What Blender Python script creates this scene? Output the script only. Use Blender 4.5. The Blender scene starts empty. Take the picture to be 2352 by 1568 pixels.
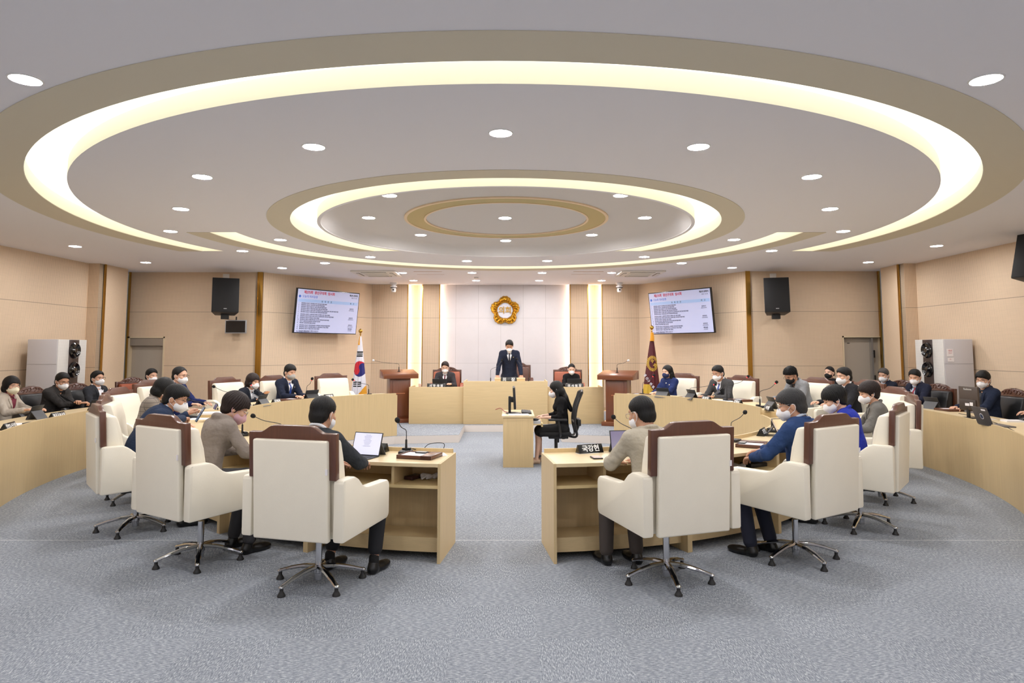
import bpy, bmesh, math, random
import numpy as np
from mathutils import Vector, Matrix
from mathutils.bvhtree import BVHTree
from mathutils.geometry import tessellate_polygon
random.seed(7)
SC = bpy.context.scene
COL = SC.collection
PI = math.pi
R = math.radians

# ---------------------------------------------------------------- camera geometry
FPX, TH, PPY, CH = 1500.0, 0.0771, 688.0, 1.70      # focal length in px of a 2352x1568 frame, upward pitch, height
CEIL = 3.42
def ray(x, y):
    u = x - 1176.0; v = PPY - y
    return (u, FPX*math.cos(TH) - v*math.sin(TH), FPX*math.sin(TH) + v*math.cos(TH))
def at_z(x, y, z):
    d = ray(x, y); t = (z - CH)/d[2]
    return Vector((d[0]*t, d[1]*t, z))
def at_y(x, y, Y):
    d = ray(x, y); t = Y/d[1]
    return Vector((d[0]*t, Y, CH + d[2]*t))

cam_d = bpy.data.cameras.new('camera')
cam_d.sensor_width = 36.0; cam_d.lens = FPX/2352*36.0
cam_d.shift_y = (PPY - 784.0)/2352.0
cam_d.clip_start = 0.05; cam_d.clip_end = 100
cam = bpy.data.objects.new('camera', cam_d); COL.objects.link(cam)
cam.location = (0, 0, CH); cam.rotation_euler = (PI/2 + TH, 0, 0)
SC.camera = cam

# ---------------------------------------------------------------- materials
def lin(c):
    return tuple(((v/255.0)/12.92 if v/255.0 <= 0.04045 else (((v/255.0)+0.055)/1.055)**2.4) for v in c)
MATS = {}
def mat(name, rgb, rough=0.5, metal=0.0, spec=0.5, emit=None, estr=0.0, noise=0.0, nscale=20.0, bump=0.0, bscale=60.0,
        alpha=None, coat=0.0, transmission=0.0, stretch=(1, 1, 1), front_only=False, bdist=0.02):
    if name in MATS: return MATS[name]
    m = bpy.data.materials.new(name); m.use_nodes = True
    nt = m.node_tree; N = nt.nodes; L = nt.links
    b = N['Principled BSDF']
    c = lin(rgb)
    b.inputs['Base Color'].default_value = (*c, 1)
    b.inputs['Roughness'].default_value = rough
    b.inputs['Metallic'].default_value = metal
    b.inputs['Specular IOR Level'].default_value = spec
    if coat: b.inputs['Coat Weight'].default_value = coat
    if transmission: b.inputs['Transmission Weight'].default_value = transmission
    if emit is not None:
        b.inputs['Emission Color'].default_value = (*lin(emit), 1)
        b.inputs['Emission Strength'].default_value = estr
    if alpha is not None: b.inputs['Alpha'].default_value = alpha
    if noise or bump:
        tc = N.new('ShaderNodeTexCoord'); mp = N.new('ShaderNodeMapping'); mp.inputs['Scale'].default_value = stretch
        L.new(tc.outputs['Object'], mp.inputs['Vector'])
    if noise:
        t = N.new('ShaderNodeTexNoise'); t.inputs['Scale'].default_value = nscale; t.inputs['Detail'].default_value = 6
        L.new(mp.outputs['Vector'], t.inputs['Vector'])
        mx = N.new('ShaderNodeMix'); mx.data_type = 'RGBA'
        mx.inputs[6].default_value = (*[v*(1-noise) for v in c], 1); mx.inputs[7].default_value = (*[min(1, v*(1+noise)) for v in c], 1)
        L.new(t.outputs['Fac'], mx.inputs[0]); L.new(mx.outputs[2], b.inputs['Base Color'])
    if bump:
        t2 = N.new('ShaderNodeTexNoise'); t2.inputs['Scale'].default_value = bscale; t2.inputs['Detail'].default_value = 3
        L.new(mp.outputs['Vector'], t2.inputs['Vector'])
        bp = N.new('ShaderNodeBump'); bp.inputs['Strength'].default_value = bump; bp.inputs['Distance'].default_value = bdist
        L.new(t2.outputs['Fac'], bp.inputs['Height']); L.new(bp.outputs['Normal'], b.inputs['Normal'])
    if front_only: m.cycles.emission_sampling = 'FRONT'
    MATS[name] = m
    return m

def wood(name, rgb, axis='x', amount=0.10, rough=0.42, scale=1.0, coat=0.0):
    """fine straight grain running along one local axis"""
    if name in MATS: return MATS[name]
    m = bpy.data.materials.new(name); m.use_nodes = True
    nt = m.node_tree; N = nt.nodes; L = nt.links; b = N['Principled BSDF']
    c = lin(rgb)
    tc = N.new('ShaderNodeTexCoord'); mp = N.new('ShaderNodeMapping')
    s = {'x': (1.2, 26, 26), 'y': (26, 1.2, 26), 'z': (26, 26, 1.2)}[axis]
    mp.inputs['Scale'].default_value = tuple(v*scale for v in s)
    L.new(tc.outputs['Object'], mp.inputs['Vector'])
    t = N.new('ShaderNodeTexNoise'); t.inputs['Scale'].default_value = 1.6; t.inputs['Detail'].default_value = 7; t.inputs['Roughness'].default_value = 0.65
    t.inputs['Distortion'].default_value = 0.35
    L.new(mp.outputs['Vector'], t.inputs['Vector'])
    r = N.new('ShaderNodeValToRGB')
    r.color_ramp.elements[0].position = 0.3; r.color_ramp.elements[0].color = (*[v*(1-amount) for v in c], 1)
    r.color_ramp.elements[1].position = 0.7; r.color_ramp.elements[1].color = (*[min(1, v*(1+amount)) for v in c], 1)
    L.new(t.outputs['Fac'], r.inputs['Fac']); L.new(r.outputs['Color'], b.inputs['Base Color'])
    b.inputs['Roughness'].default_value = rough
    b.inputs['Coat Weight'].default_value = coat; b.inputs['Coat Roughness'].default_value = 0.15
    MATS[name] = m
    return m

def math_node(N, L, op, a, b=None, c=None):
    n = N.new('ShaderNodeMath'); n.operation = op
    for i, v in enumerate((a, b, c)):
        if v is None: continue
        if isinstance(v, (int, float)): n.inputs[i].default_value = v
        else: L.new(v, n.inputs[i])
    return n.outputs[0]

def slat_material(name, rgb, pitch=0.028, dark=0.62, groove=0.26, seams=(1.36, 2.54), axis=0):
    """timber acoustic panel: narrow vertical grooves with perforation, horizontal board joints"""
    m = bpy.data.materials.new(name); m.use_nodes = True
    nt = m.node_tree; N = nt.nodes; L = nt.links; b = N['Principled BSDF']
    c = lin(rgb)
    tc = N.new('ShaderNodeTexCoord'); sx = N.new('ShaderNodeSeparateXYZ'); L.new(tc.outputs['Object'], sx.inputs[0])
    u = math_node(N, L, 'DIVIDE', sx.outputs[axis], pitch)
    f = math_node(N, L, 'FRACT', u)
    g = math_node(N, L, 'LESS_THAN', f, groove)
    w = math_node(N, L, 'FRACT', math_node(N, L, 'DIVIDE', sx.outputs[2], 0.016))
    hole = math_node(N, L, 'LESS_THAN', w, 0.45)
    gg = math_node(N, L, 'MULTIPLY', g, math_node(N, L, 'MULTIPLY_ADD', hole, 0.30, 0.70))
    nz = N.new('ShaderNodeTexNoise'); nz.inputs['Scale'].default_value = 3.0; nz.inputs['Detail'].default_value = 5
    mp = N.new('ShaderNodeMapping'); mp.inputs['Scale'].default_value = (1.0, 1.0, 9.0); L.new(tc.outputs['Object'], mp.inputs[0]); L.new(mp.outputs[0], nz.inputs[0])
    mx0 = N.new('ShaderNodeMix'); mx0.data_type = 'RGBA'
    mx0.inputs[6].default_value = (*[v*0.94 for v in c], 1); mx0.inputs[7].default_value = (*[v*1.06 for v in c], 1)
    L.new(nz.outputs['Fac'], mx0.inputs[0])
    mx = N.new('ShaderNodeMix'); mx.data_type = 'RGBA'
    L.new(gg, mx.inputs[0]); L.new(mx0.outputs[2], mx.inputs[6]); mx.inputs[7].default_value = (*[v*dark*dark for v in c], 1)
    last = mx.outputs[2]
    for z in seams:
        d = math_node(N, L, 'ABSOLUTE', math_node(N, L, 'SUBTRACT', sx.outputs[2], z))
        s = math_node(N, L, 'LESS_THAN', d, 0.005)
        k = N.new('ShaderNodeMix'); k.data_type = 'RGBA'
        L.new(s, k.inputs[0]); L.new(last, k.inputs[6]); k.inputs[7].default_value = (*[v*0.45 for v in c], 1)
        last = k.outputs[2]
    L.new(last, b.inputs['Base Color']); b.inputs['Roughness'].default_value = 0.6
    MATS[name] = m
    return m

# ---------------------------------------------------------------- mesh helpers
def setp(o, label=None, cat=None, group=None, kind=None):
    if label: o['label'] = label
    if cat: o['category'] = cat
    if group: o['group'] = group
    if kind: o['kind'] = kind
    return o
def obj(name, bm, m, parent=None, sharp=35, loc=None, rot=None, scale=None):
    me = bpy.data.meshes.new(name)
    if isinstance(bm, bmesh.types.BMesh):
        bm.normal_update()
        bm.to_mesh(me); bm.free()
    else:
        me = bm
    for x in (m if isinstance(m, (list, tuple)) else [m]): me.materials.append(x)
    if sharp is not None and len(me.polygons):
        me.polygons.foreach_set('use_smooth', [True]*len(me.polygons))
        me.set_sharp_from_angle(angle=R(sharp))
    o = bpy.data.objects.new(name, me); COL.objects.link(o)
    if parent: o.parent = parent
    if loc is not None: o.location = loc
    if rot is not None: o.rotation_euler = rot
    if scale is not None: o.scale = scale
    return o
def thing(name, label, cat, loc=(0, 0, 0), rz=0.0, group=None, kind=None):
    o = bpy.data.objects.new(name, None); COL.objects.link(o); o.empty_display_size = 0.1
    o.location = loc; o.rotation_euler = (0, 0, rz)
    return setp(o, label, cat, group, kind)
def kids(o): return [c for c in bpy.data.objects if c.parent is o]
def copy_tree(o, parent=None, table=None):
    if table is None:
        table = {}
        for x in bpy.data.objects:
            if x.parent: table.setdefault(x.parent.name, []).append(x)
    c = o.copy(); COL.objects.link(c); c.parent = parent
    for ch in table.get(o.name, []): copy_tree(ch, c, table)
    return c
def dup(o, loc, rz, label, group=None):
    c = copy_tree(o); c.location = loc; c.rotation_euler = (0, 0, rz); c['label'] = label
    if group: c['group'] = group
    return c

def B(): return bmesh.new()
def xform(verts, M):
    for v in verts: v.co = M @ v.co
def box(bm, x0, x1, y0, y1, z0, z1, bev=0.0, seg=2, M=None, mi=0):
    t = bmesh.new()
    bmesh.ops.create_cube(t, size=1.0)
    for v in t.verts: v.co = Vector(((x0+x1)/2 + v.co.x*(x1-x0), (y0+y1)/2 + v.co.y*(y1-y0), (z0+z1)/2 + v.co.z*(z1-z0)))
    if bev: bmesh.ops.bevel(t, geom=t.edges[:], offset=bev, segments=seg, profile=0.5, affect='EDGES')
    if M is not None: xform(t.verts, M)
    for f in t.faces: f.material_index = mi
    merge(bm, t); return bm
def merge(bm, t):
    me = bpy.data.meshes.new('tmp'); t.to_mesh(me); t.free(); bm.from_mesh(me); bpy.data.meshes.remove(me)
def prism(bm, poly, a0, a1, axis='y', bev=0.0, M=None, mi=0):
    """polygon (list of 2D) extruded along an axis; 2D plane is (x,z) for y, (x,y) for z, (y,z) for x"""
    t = bmesh.new()
    def P(p, a):
        return {'y': (p[0], a, p[1]), 'z': (p[0], p[1], a), 'x': (a, p[0], p[1])}[axis]
    v0 = [t.verts.new(P(p, a0)) for p in poly]; v1 = [t.verts.new(P(p, a1)) for p in poly]
    n = len(poly)
    t.faces.new(v0); t.faces.new(list(reversed(v1)))
    for i in range(n):
        t.faces.new((v0[i], v1[i], v1[(i+1) % n], v0[(i+1) % n]))
    bmesh.ops.recalc_face_normals(t, faces=t.faces[:])
    if bev:
        bmesh.ops.bevel(t, geom=t.edges[:], offset=bev, segments=2, profile=0.5, affect='EDGES')
    if M is not None: xform(t.verts, M)
    for f in t.faces: f.material_index = mi
    merge(bm, t); return bm
def lathe(bm, prof, seg=24, M=None, mi=0):
    """profile of (radius, z); closed at ends when radius is 0"""
    t = bmesh.new(); rings = []
    for r, z in prof:
        if r < 1e-6: rings.append([t.verts.new((0, 0, z))])
        else: rings.append([t.verts.new((r*math.cos(2*PI*i/seg), r*math.sin(2*PI*i/seg), z)) for i in range(seg)])
    for a, b in zip(rings, rings[1:]):
        for i in range(seg):
            j = (i+1) % seg
            if len(a) == 1 and len(b) == 1: continue
            if len(a) == 1: t.faces.new((a[0], b[j], b[i]))
            elif len(b) == 1: t.faces.new((a[i], a[j], b[0]))
            else: t.faces.new((a[i], a[j], b[j], b[i]))
    if len(rings[0]) > 1: t.faces.new(list(reversed(rings[0])))
    if len(rings[-1]) > 1: t.faces.new(rings[-1])
    bmesh.ops.recalc_face_normals(t, faces=t.faces[:])
    if M is not None: xform(t.verts, M)
    for f in t.faces: f.material_index = mi
    merge(bm, t); return bm
def tube(bm, pts, rad, seg=8, mi=0, flat=1.0):
    """swept tube through points; rad a number or a list"""
    t = bmesh.new(); pts = [Vector(p) for p in pts]; n = len(pts)
    rad = rad if isinstance(rad, (list, tuple)) else [rad]*n
    prev = None; rings = []
    for i, p in enumerate(pts):
        d = (pts[min(i+1, n-1)] - pts[max(i-1, 0)]).normalized()
        if prev is None:
            up = Vector((0, 0, 1)) if abs(d.z) < 0.9 else Vector((0, 1, 0))
            s = d.cross(up).normalized()
        else:
            s = (prev - d*prev.dot(d)).normalized()
        prev = s; w = d.cross(s).normalized()
        rings.append([t.verts.new(p + (s*math.cos(2*PI*k/seg) + w*math.sin(2*PI*k/seg)*flat)*rad[i]) for k in range(seg)])
    for a, b in zip(rings, rings[1:]):
        for k in range(seg): t.faces.new((a[k], a[(k+1) % seg], b[(k+1) % seg], b[k]))
    t.faces.new(list(reversed(rings[0]))); t.faces.new(rings[-1])
    bmesh.ops.recalc_face_normals(t, faces=t.faces[:])
    for f in t.faces: f.material_index = mi
    merge(bm, t); return bm
def smooth_path(pts, n=6):
    pts = [Vector(p) for p in pts]; out = []
    P = [pts[0]] + pts + [pts[-1]]
    for i in range(1, len(P)-2):
        for k in range(n):
            u = k/n; a, b, c, d = P[i-1], P[i], P[i+1], P[i+2]
            out.append(0.5*((2*b) + (c-a)*u + (2*a-5*b+4*c-d)*u*u + (3*b-3*c+d-a)*u**3))
    out.append(pts[-1]); return out
def ball(bm, c, r, seg=16, sc=(1, 1, 1), mi=0):
    t = bmesh.new(); bmesh.ops.create_uvsphere(t, u_segments=seg, v_segments=max(6, seg//2), radius=1.0)
    for v in t.verts: v.co = Vector((c[0]+v.co.x*r*sc[0], c[1]+v.co.y*r*sc[1], c[2]+v.co.z*r*sc[2]))
    for f in t.faces: f.material_index = mi
    merge(bm, t); return bm
def text_mesh(body, size, extrude=0.002, offset=0.0, align='CENTER', spacing=1.0, name='lettering'):
    c = bpy.data.curves.new('t', 'FONT'); c.body = body; c.size = size; c.extrude = extrude; c.offset = offset
    c.align_x = align; c.align_y = 'CENTER'; c.space_character = spacing; c.resolution_u = 3
    o = bpy.data.objects.new('t', c)
    me = o.to_mesh().copy(); o.to_mesh_clear(); me.name = name
    me.materials.clear()
    bpy.data.objects.remove(o); bpy.data.curves.remove(c)
    return me
def text(body, size, m, parent, loc, rot, extrude=0.002, offset=0.0, align='CENTER', name='lettering', spacing=1.0, sx=1.0):
    me = text_mesh(body, size, extrude, offset, align, spacing, name)
    return obj(name, me, m, parent, sharp=None, loc=loc, rot=rot, scale=(sx, 1, 1))

# ---------------------------------------------------------------- signed distance modelling (numpy surface nets)
class Grid:
    def __init__(s, lo, hi, h):
        s.h = h; s.lo = np.array(lo, float) - 2*h
        s.n = np.ceil((np.array(hi, float) + 2*h - s.lo)/h).astype(int) + 1
        s.F = np.full(tuple(s.n), 1.0, np.float32)
    def region(s, lo, hi):
        a = np.maximum(np.floor((np.array(lo)-s.lo)/s.h).astype(int), 0)
        b = np.minimum(np.ceil((np.array(hi)-s.lo)/s.h).astype(int)+1, s.n)
        if np.any(b <= a): return None
        ax = [s.lo[i] + s.h*np.arange(a[i], b[i]) for i in range(3)]
        X, Y, Z = np.meshgrid(*ax, indexing='ij', sparse=True)
        return tuple(slice(a[i], b[i]) for i in range(3)), X, Y, Z
    def put(s, sl, d, k):
        f = s.F[sl]; d = d.astype(np.float32)
        if k > 0:
            hh = np.maximum(k - np.abs(f-d), 0.0)/k
            s.F[sl] = np.minimum(f, d) - hh*hh*k*0.25
        else: s.F[sl] = np.minimum(f, d)
    def cap(s, a, b, ra, rb=None, k=0.0, n=None, sq=1.0):
        rb = ra if rb is None else rb
        a = np.array(a, float); b = np.array(b, float); m = max(ra, rb) + k + 3*s.h
        rg = s.region(np.minimum(a, b)-m, np.maximum(a, b)+m)
        if rg is None: return
        sl, X, Y, Z = rg
        px, py, pz = X-a[0], Y-a[1], Z-a[2]; v = b-a
        if n is not None:
            n = np.array(n, float); n /= np.linalg.norm(n)
            q = (px*n[0]+py*n[1]+pz*n[2])*(sq-1)
            px, py, pz = px+q*n[0], py+q*n[1], pz+q*n[2]
            v = v + n*np.dot(v, n)*(sq-1)
        t = np.clip((px*v[0]+py*v[1]+pz*v[2])/max(np.dot(v, v), 1e-9), 0, 1)
        d = np.sqrt((px-t*v[0])**2 + (py-t*v[1])**2 + (pz-t*v[2])**2) - (ra + (rb-ra)*t)
        s.put(sl, d, k)
    def ell(s, c, r, Rm=None, k=0.0, clip=None, noise=0.0, sub=False, freq=170.0):
        """ellipsoid with local frame Rm (columns = axes); clip(x,y,z local) -> extra distance to intersect"""
        c = np.array(c, float); r = np.array(r, float); Rm = np.eye(3) if Rm is None else np.array(Rm)
        m = r.max() + k + 3*s.h
        rg = s.region(c-m, c+m)
        if rg is None: return
        sl, X, Y, Z = rg
        px, py, pz = X-c[0], Y-c[1], Z-c[2]
        lx = px*Rm[0, 0]+py*Rm[1, 0]+pz*Rm[2, 0]; ly = px*Rm[0, 1]+py*Rm[1, 1]+pz*Rm[2, 1]; lz = px*Rm[0, 2]+py*Rm[1, 2]+pz*Rm[2, 2]
        k0 = np.sqrt((lx/r[0])**2+(ly/r[1])**2+(lz/r[2])**2)
        k1 = np.sqrt((lx/r[0]**2)**2+(ly/r[1]**2)**2+(lz/r[2]**2)**2) + 1e-9
        d = k0*(k0-1)/k1
        if noise:
            th = np.arctan2(lx, ly - 0.01 + 0*lz)
            d = d + noise*(np.sin(th*freq*0.30 + 1.5*np.sin(lz*38) + 1.2*np.sin(ly*30)) + 0.6*np.sin(th*freq*0.52 + 2.0*np.sin(lz*25+1)))*np.clip(np.sqrt(lx*lx+ly*ly)/0.05, 0.15, 1)
        if clip is not None: d = np.maximum(d, clip(lx, ly, lz))
        if sub: s.F[sl] = np.maximum(s.F[sl], -d.astype(np.float32))
        else: s.put(sl, d, k)
    def cut(s, p, n):
        """remove everything beyond the plane through p with normal n"""
        n = np.array(n, float); n /= np.linalg.norm(n); p = np.array(p, float)
        ax = [s.lo[i] + s.h*np.arange(s.n[i]) for i in range(3)]
        X, Y, Z = np.meshgrid(*ax, indexing='ij', sparse=True)
        d = (X-p[0])*n[0]+(Y-p[1])*n[1]+(Z-p[2])*n[2]
        s.F = np.maximum(s.F, d.astype(np.float32))
    def mesh(s):
        F = s.F; nx, ny, nz = F.shape
        S = F < 0
        cnt = np.zeros((nx-1, ny-1, nz-1), np.int8)
        for i in (0, 1):
            for j in (0, 1):
                for k in (0, 1): cnt += S[i:nx-1+i, j:ny-1+j, k:nz-1+k]
        act = (cnt > 0) & (cnt < 8)
        I, J, K = np.nonzero(act)
        idx = np.full(act.shape, -1, np.int32); idx[I, J, K] = np.arange(len(I))
        cor = [(i, j, k) for i in (0, 1) for j in (0, 1) for k in (0, 1)]
        V = np.stack([F[I+c[0], J+c[1], K+c[2]] for c in cor], 1).astype(np.float64)
        acc = np.zeros((len(I), 3)); w = np.zeros(len(I))
        for a in range(8):
            for b in range(a+1, 8):
                ca, cb = np.array(cor[a]), np.array(cor[b])
                if np.abs(ca-cb).sum() != 1: continue
                va, vb = V[:, a], V[:, b]; m = (va < 0) != (vb < 0)
                t = np.where(m, va/np.where(m, va-vb, 1), 0)
                acc += np.where(m[:, None], ca + (cb-ca)*t[:, None], 0); w += m
        P = s.lo + s.h*(np.stack([I, J, K], 1) + acc/np.maximum(w, 1)[:, None])
        quads = []
        for ax in range(3):
            sl0 = [slice(1, -1)]*3; sl1 = [slice(1, -1)]*3
            sl0[ax] = slice(0, -1); sl1[ax] = slice(1, None)
            a, b = S[tuple(sl0)], S[tuple(sl1)]
            for flip in (False, True):
                m = (a & ~b) if not flip else (~a & b)
                ii = list(np.nonzero(m))
                for q in range(3):
                    if q != ax: ii[q] = ii[q] + 1
                u, v = [q for q in range(3) if q != ax]
                def g(du, dv):
                    e = [x.copy() for x in ii]; e[u] = e[u]-du; e[v] = e[v]-dv
                    return idx[e[0], e[1], e[2]]
                q4 = np.stack([g(0, 0), g(1, 0), g(1, 1), g(0, 1)], 1)
                if flip ^ (ax == 1): q4 = q4[:, ::-1]
                quads.append(q4)
        Q = np.concatenate(quads); Q = Q[(Q >= 0).all(1)]
        return P, Q
def np_mesh(name, P, Q):
    me = bpy.data.meshes.new(name)
    me.vertices.add(len(P)); me.vertices.foreach_set('co', np.asarray(P, np.float32).ravel())
    me.loops.add(len(Q)*4); me.loops.foreach_set('vertex_index', Q.astype(np.int32).ravel())
    me.polygons.add(len(Q)); me.polygons.foreach_set('loop_start', np.arange(0, len(Q)*4, 4, dtype=np.int32))
    me.polygons.foreach_set('use_smooth', np.ones(len(Q), bool))
    me.update(calc_edges=True); return me
# ================================================================ MATERIALS
M_ceil = mat('ceiling_paint', (236, 235, 240), rough=0.85, spec=0.2)
M_tan = mat('ceiling_band_beige', (216, 208, 188), rough=0.8, spec=0.2)
M_gold_band = mat('ceiling_band_olive_gold', (186, 170, 112), rough=0.5)
M_cream = mat('cove_cream', (251, 248, 232), rough=0.8, spec=0.2)
M_cove = mat('cove_diffuser', (255, 255, 250), emit=(255, 250, 232), estr=0.56, front_only=True)
M_lamp = mat('downlight_diffuser', (255, 255, 255), emit=(255, 252, 252), estr=95.0, front_only=True)
M_lampring = mat('downlight_trim', (235, 235, 235), rough=0.4)
M_led = mat('warm_led_strip', (255, 240, 210), emit=(255, 230, 204), estr=8.0)
M_slat = slat_material('acoustic_timber_slats', (224, 199, 170), dark=0.70, groove=0.28)
M_slat_fine = slat_material('acoustic_timber_fine', (223, 200, 172), pitch=0.024, dark=0.78, groove=0.22)
M_plain = wood('plain_timber_panel', (223, 200, 172), 'x', 0.04, rough=0.6)
M_brass = mat('brass_trim', (196, 152, 74), rough=0.22, metal=1.0)
M_door = mat('door_paint', (176, 165, 150), rough=0.6)
M_doorframe = mat('door_frame_paint', (214, 196, 165), rough=0.5)
M_base = mat('baseboard_timber', (196, 172, 138), rough=0.6)
M_riser = mat('platform_riser', (214, 206, 200), rough=0.6)

# marble-like panel wall: white grey with fine joints
def marble_material():
    m = bpy.data.materials.new('white_stone_panels'); m.use_nodes = True
    nt = m.node_tree; N = nt.nodes; L = nt.links; b = N['Principled BSDF']
    tc = N.new('ShaderNodeTexCoord'); sx = N.new('ShaderNodeSeparateXYZ'); L.new(tc.outputs['Object'], sx.inputs[0])
    nz = N.new('ShaderNodeTexNoise'); nz.inputs['Scale'].default_value = 1.3; nz.inputs['Detail'].default_value = 8; nz.inputs['Roughness'].default_value = 0.7
    L.new(tc.outputs['Object'], nz.inputs[0])
    r = N.new('ShaderNodeMix'); r.data_type = 'RGBA'
    r.inputs[6].default_value = (*lin((208, 204, 206)), 1); r.inputs[7].default_value = (*lin((225, 221, 223)), 1)
    L.new(nz.outputs['Fac'], r.inputs[0])
    fx = math_node(N, L, 'FRACT', math_node(N, L, 'DIVIDE', math_node(N, L, 'ADD', sx.outputs[0], 10*0.592), 0.592))
    gx = math_node(N, L, 'LESS_THAN', math_node(N, L, 'ABSOLUTE', math_node(N, L, 'SUBTRACT', fx, 0.5)), 0.0075)
    last = gx
    for z in (1.36, 2.54):
        g = math_node(N, L, 'LESS_THAN', math_node(N, L, 'ABSOLUTE', math_node(N, L, 'SUBTRACT', sx.outputs[2], z)), 0.0035)
        last = math_node(N, L, 'MAXIMUM', last, g)
    k = N.new('ShaderNodeMix'); k.data_type = 'RGBA'
    L.new(last, k.inputs[0]); L.new(r.outputs[2], k.inputs[6]); k.inputs[7].default_value = (*lin((190, 186, 186)), 1)
    L.new(k.outputs[2], b.inputs['Base Color']); b.inputs['Roughness'].default_value = 0.45
    return m
M_stone = marble_material()

def carpet_material(name, seam_y=6.01, tile=0.5, seams=True):
    m = bpy.data.materials.new(name); m.use_nodes = True
    nt = m.node_tree; N = nt.nodes; L = nt.links; b = N['Principled BSDF']
    tc = N.new('ShaderNodeTexCoord')
    sx = N.new('ShaderNodeSeparateXYZ'); L.new(tc.outputs['Object'], sx.inputs[0])
    fx = math_node(N, L, 'FLOOR', math_node(N, L, 'DIVIDE', math_node(N, L, 'ADD', sx.outputs[0], 0.35), tile))
    fy = math_node(N, L, 'FLOOR', math_node(N, L, 'DIVIDE', math_node(N, L, 'SUBTRACT', sx.outputs[1], seam_y), tile))
    par = math_node(N, L, 'MODULO', math_node(N, L, 'ABSOLUTE', math_node(N, L, 'ADD', fx, fy)), 2.0)
    facs = []
    for st in ((160, 34, 60), (34, 160, 60)):
        mp = N.new('ShaderNodeMapping'); mp.inputs['Scale'].default_value = st; mp.inputs['Rotation'].default_value = (0, 0, 0.5)
        L.new(tc.outputs['Object'], mp.inputs[0])
        nz = N.new('ShaderNodeTexNoise'); nz.inputs['Scale'].default_value = 1.0; nz.inputs['Detail'].default_value = 4; nz.inputs['Roughness'].default_value = 0.7
        L.new(mp.outputs[0], nz.inputs[0]); facs.append(nz.outputs['Fac'])
    f = N.new('ShaderNodeMix'); f.data_type = 'FLOAT'
    L.new(par, f.inputs[0]); L.new(facs[0], f.inputs[2]); L.new(facs[1], f.inputs[3])
    r = N.new('ShaderNodeValToRGB'); e = r.color_ramp.elements
    e[0].position = 0.33; e[0].color = (*lin((104, 110, 119)), 1)
    e[1].position = 0.52; e[1].color = (*lin((144, 150, 159)), 1)
    q = r.color_ramp.elements.new(0.68); q.color = (*lin((204, 206, 210)), 1)
    L.new(f.outputs[0], r.inputs['Fac'])
    big = N.new('ShaderNodeTexNoise'); big.inputs['Scale'].default_value = 0.9; big.inputs['Detail'].default_value = 3
    L.new(tc.outputs['Object'], big.inputs[0])
    wn = N.new('ShaderNodeTexWhiteNoise'); wn.noise_dimensions = '2D'
    cb = N.new('ShaderNodeCombineXYZ'); L.new(fx, cb.inputs[0]); L.new(fy, cb.inputs[1]); L.new(cb.outputs[0], wn.inputs['Vector'])
    s = math_node(N, L, 'MULTIPLY_ADD', wn.outputs['Value'], 0.05, 0.94)
    s = math_node(N, L, 'MULTIPLY', s, math_node(N, L, 'MULTIPLY_ADD', big.outputs['Fac'], 0.14, 0.93))
    hs = N.new('ShaderNodeVectorMath'); hs.operation = 'SCALE'
    L.new(r.outputs['Color'], hs.inputs[0]); L.new(s, hs.inputs['Scale'])
    out = hs.outputs[0]
    if seams:
        d = math_node(N, L, 'LESS_THAN', math_node(N, L, 'ABSOLUTE', math_node(N, L, 'SUBTRACT', sx.outputs[1], seam_y)), 0.006)
        k = N.new('ShaderNodeMix'); k.data_type = 'RGBA'
        L.new(d, k.inputs[0]); L.new(out, k.inputs[6]); k.inputs[7].default_value = (*lin((190, 192, 196)), 1); out = k.outputs[2]
    L.new(out, b.inputs['Base Color']); b.inputs['Roughness'].default_value = 0.95; b.inputs['Specular IOR Level'].default_value = 0.15
    bp = N.new('ShaderNodeBump'); bp.inputs['Strength'].default_value = 0.35; bp.inputs['Distance'].default_value = 0.004
    L.new(f.outputs[0], bp.inputs['Height']); L.new(bp.outputs['Normal'], b.inputs['Normal'])
    return m
M_carpet = carpet_material('grey_blue_carpet_tiles')

# ================================================================ ROOM SHELL
XL, XR, YB = -8.45, 8.05, -3.2
def struct(name, bm, m, parent=None, **k):
    o = obj(name, bm, m, parent, **k); o['kind'] = 'structure'; return o
bm = B(); box(bm, XL-0.3, XR+0.3, YB-0.2, 18.0, -0.12, 0.0); struct('floor', bm, M_carpet, sharp=None)

# --- platform under the podium and the far desks
RCX, RCY, RKX = -0.12, 9.3, 1.05
def ringp(deg, r, kx=RKX):
    a = R(deg); return (RCX + r*kx*math.sin(a), RCY - r*math.cos(a))
PZ = 0.143
RIN, ROUT = 3.37, 3.97
pl = [(-1.0, 13.8), (-0.98, 12.22)]
pl += [ringp(-d, RIN-0.02) for d in range(145, 86, -4)] + [ringp(-86.2, RIN-0.02), ringp(-86.2, 3.95), (-4.3, 9.45), (-5.6, 9.6), (-5.6, 17.0), (5.2, 17.0), (5.2, 9.6), (4.1, 9.45), ringp(86.2, 3.95), ringp(86.2, RIN-0.02)]
pl += [ringp(d, RIN-0.02) for d in range(89, 146, 4)] + [(0.93, 12.3), (0.93, 13.8)]
bm = B(); prism(bm, list(reversed(pl)), 0.0, PZ-0.004, 'z'); struct('trim_1', bm, M_riser, sharp=None)
bm = B(); prism(bm, list(reversed(pl)), PZ-0.004, PZ, 'z'); pt = struct('floor_2', bm, M_carpet, sharp=None)

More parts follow.
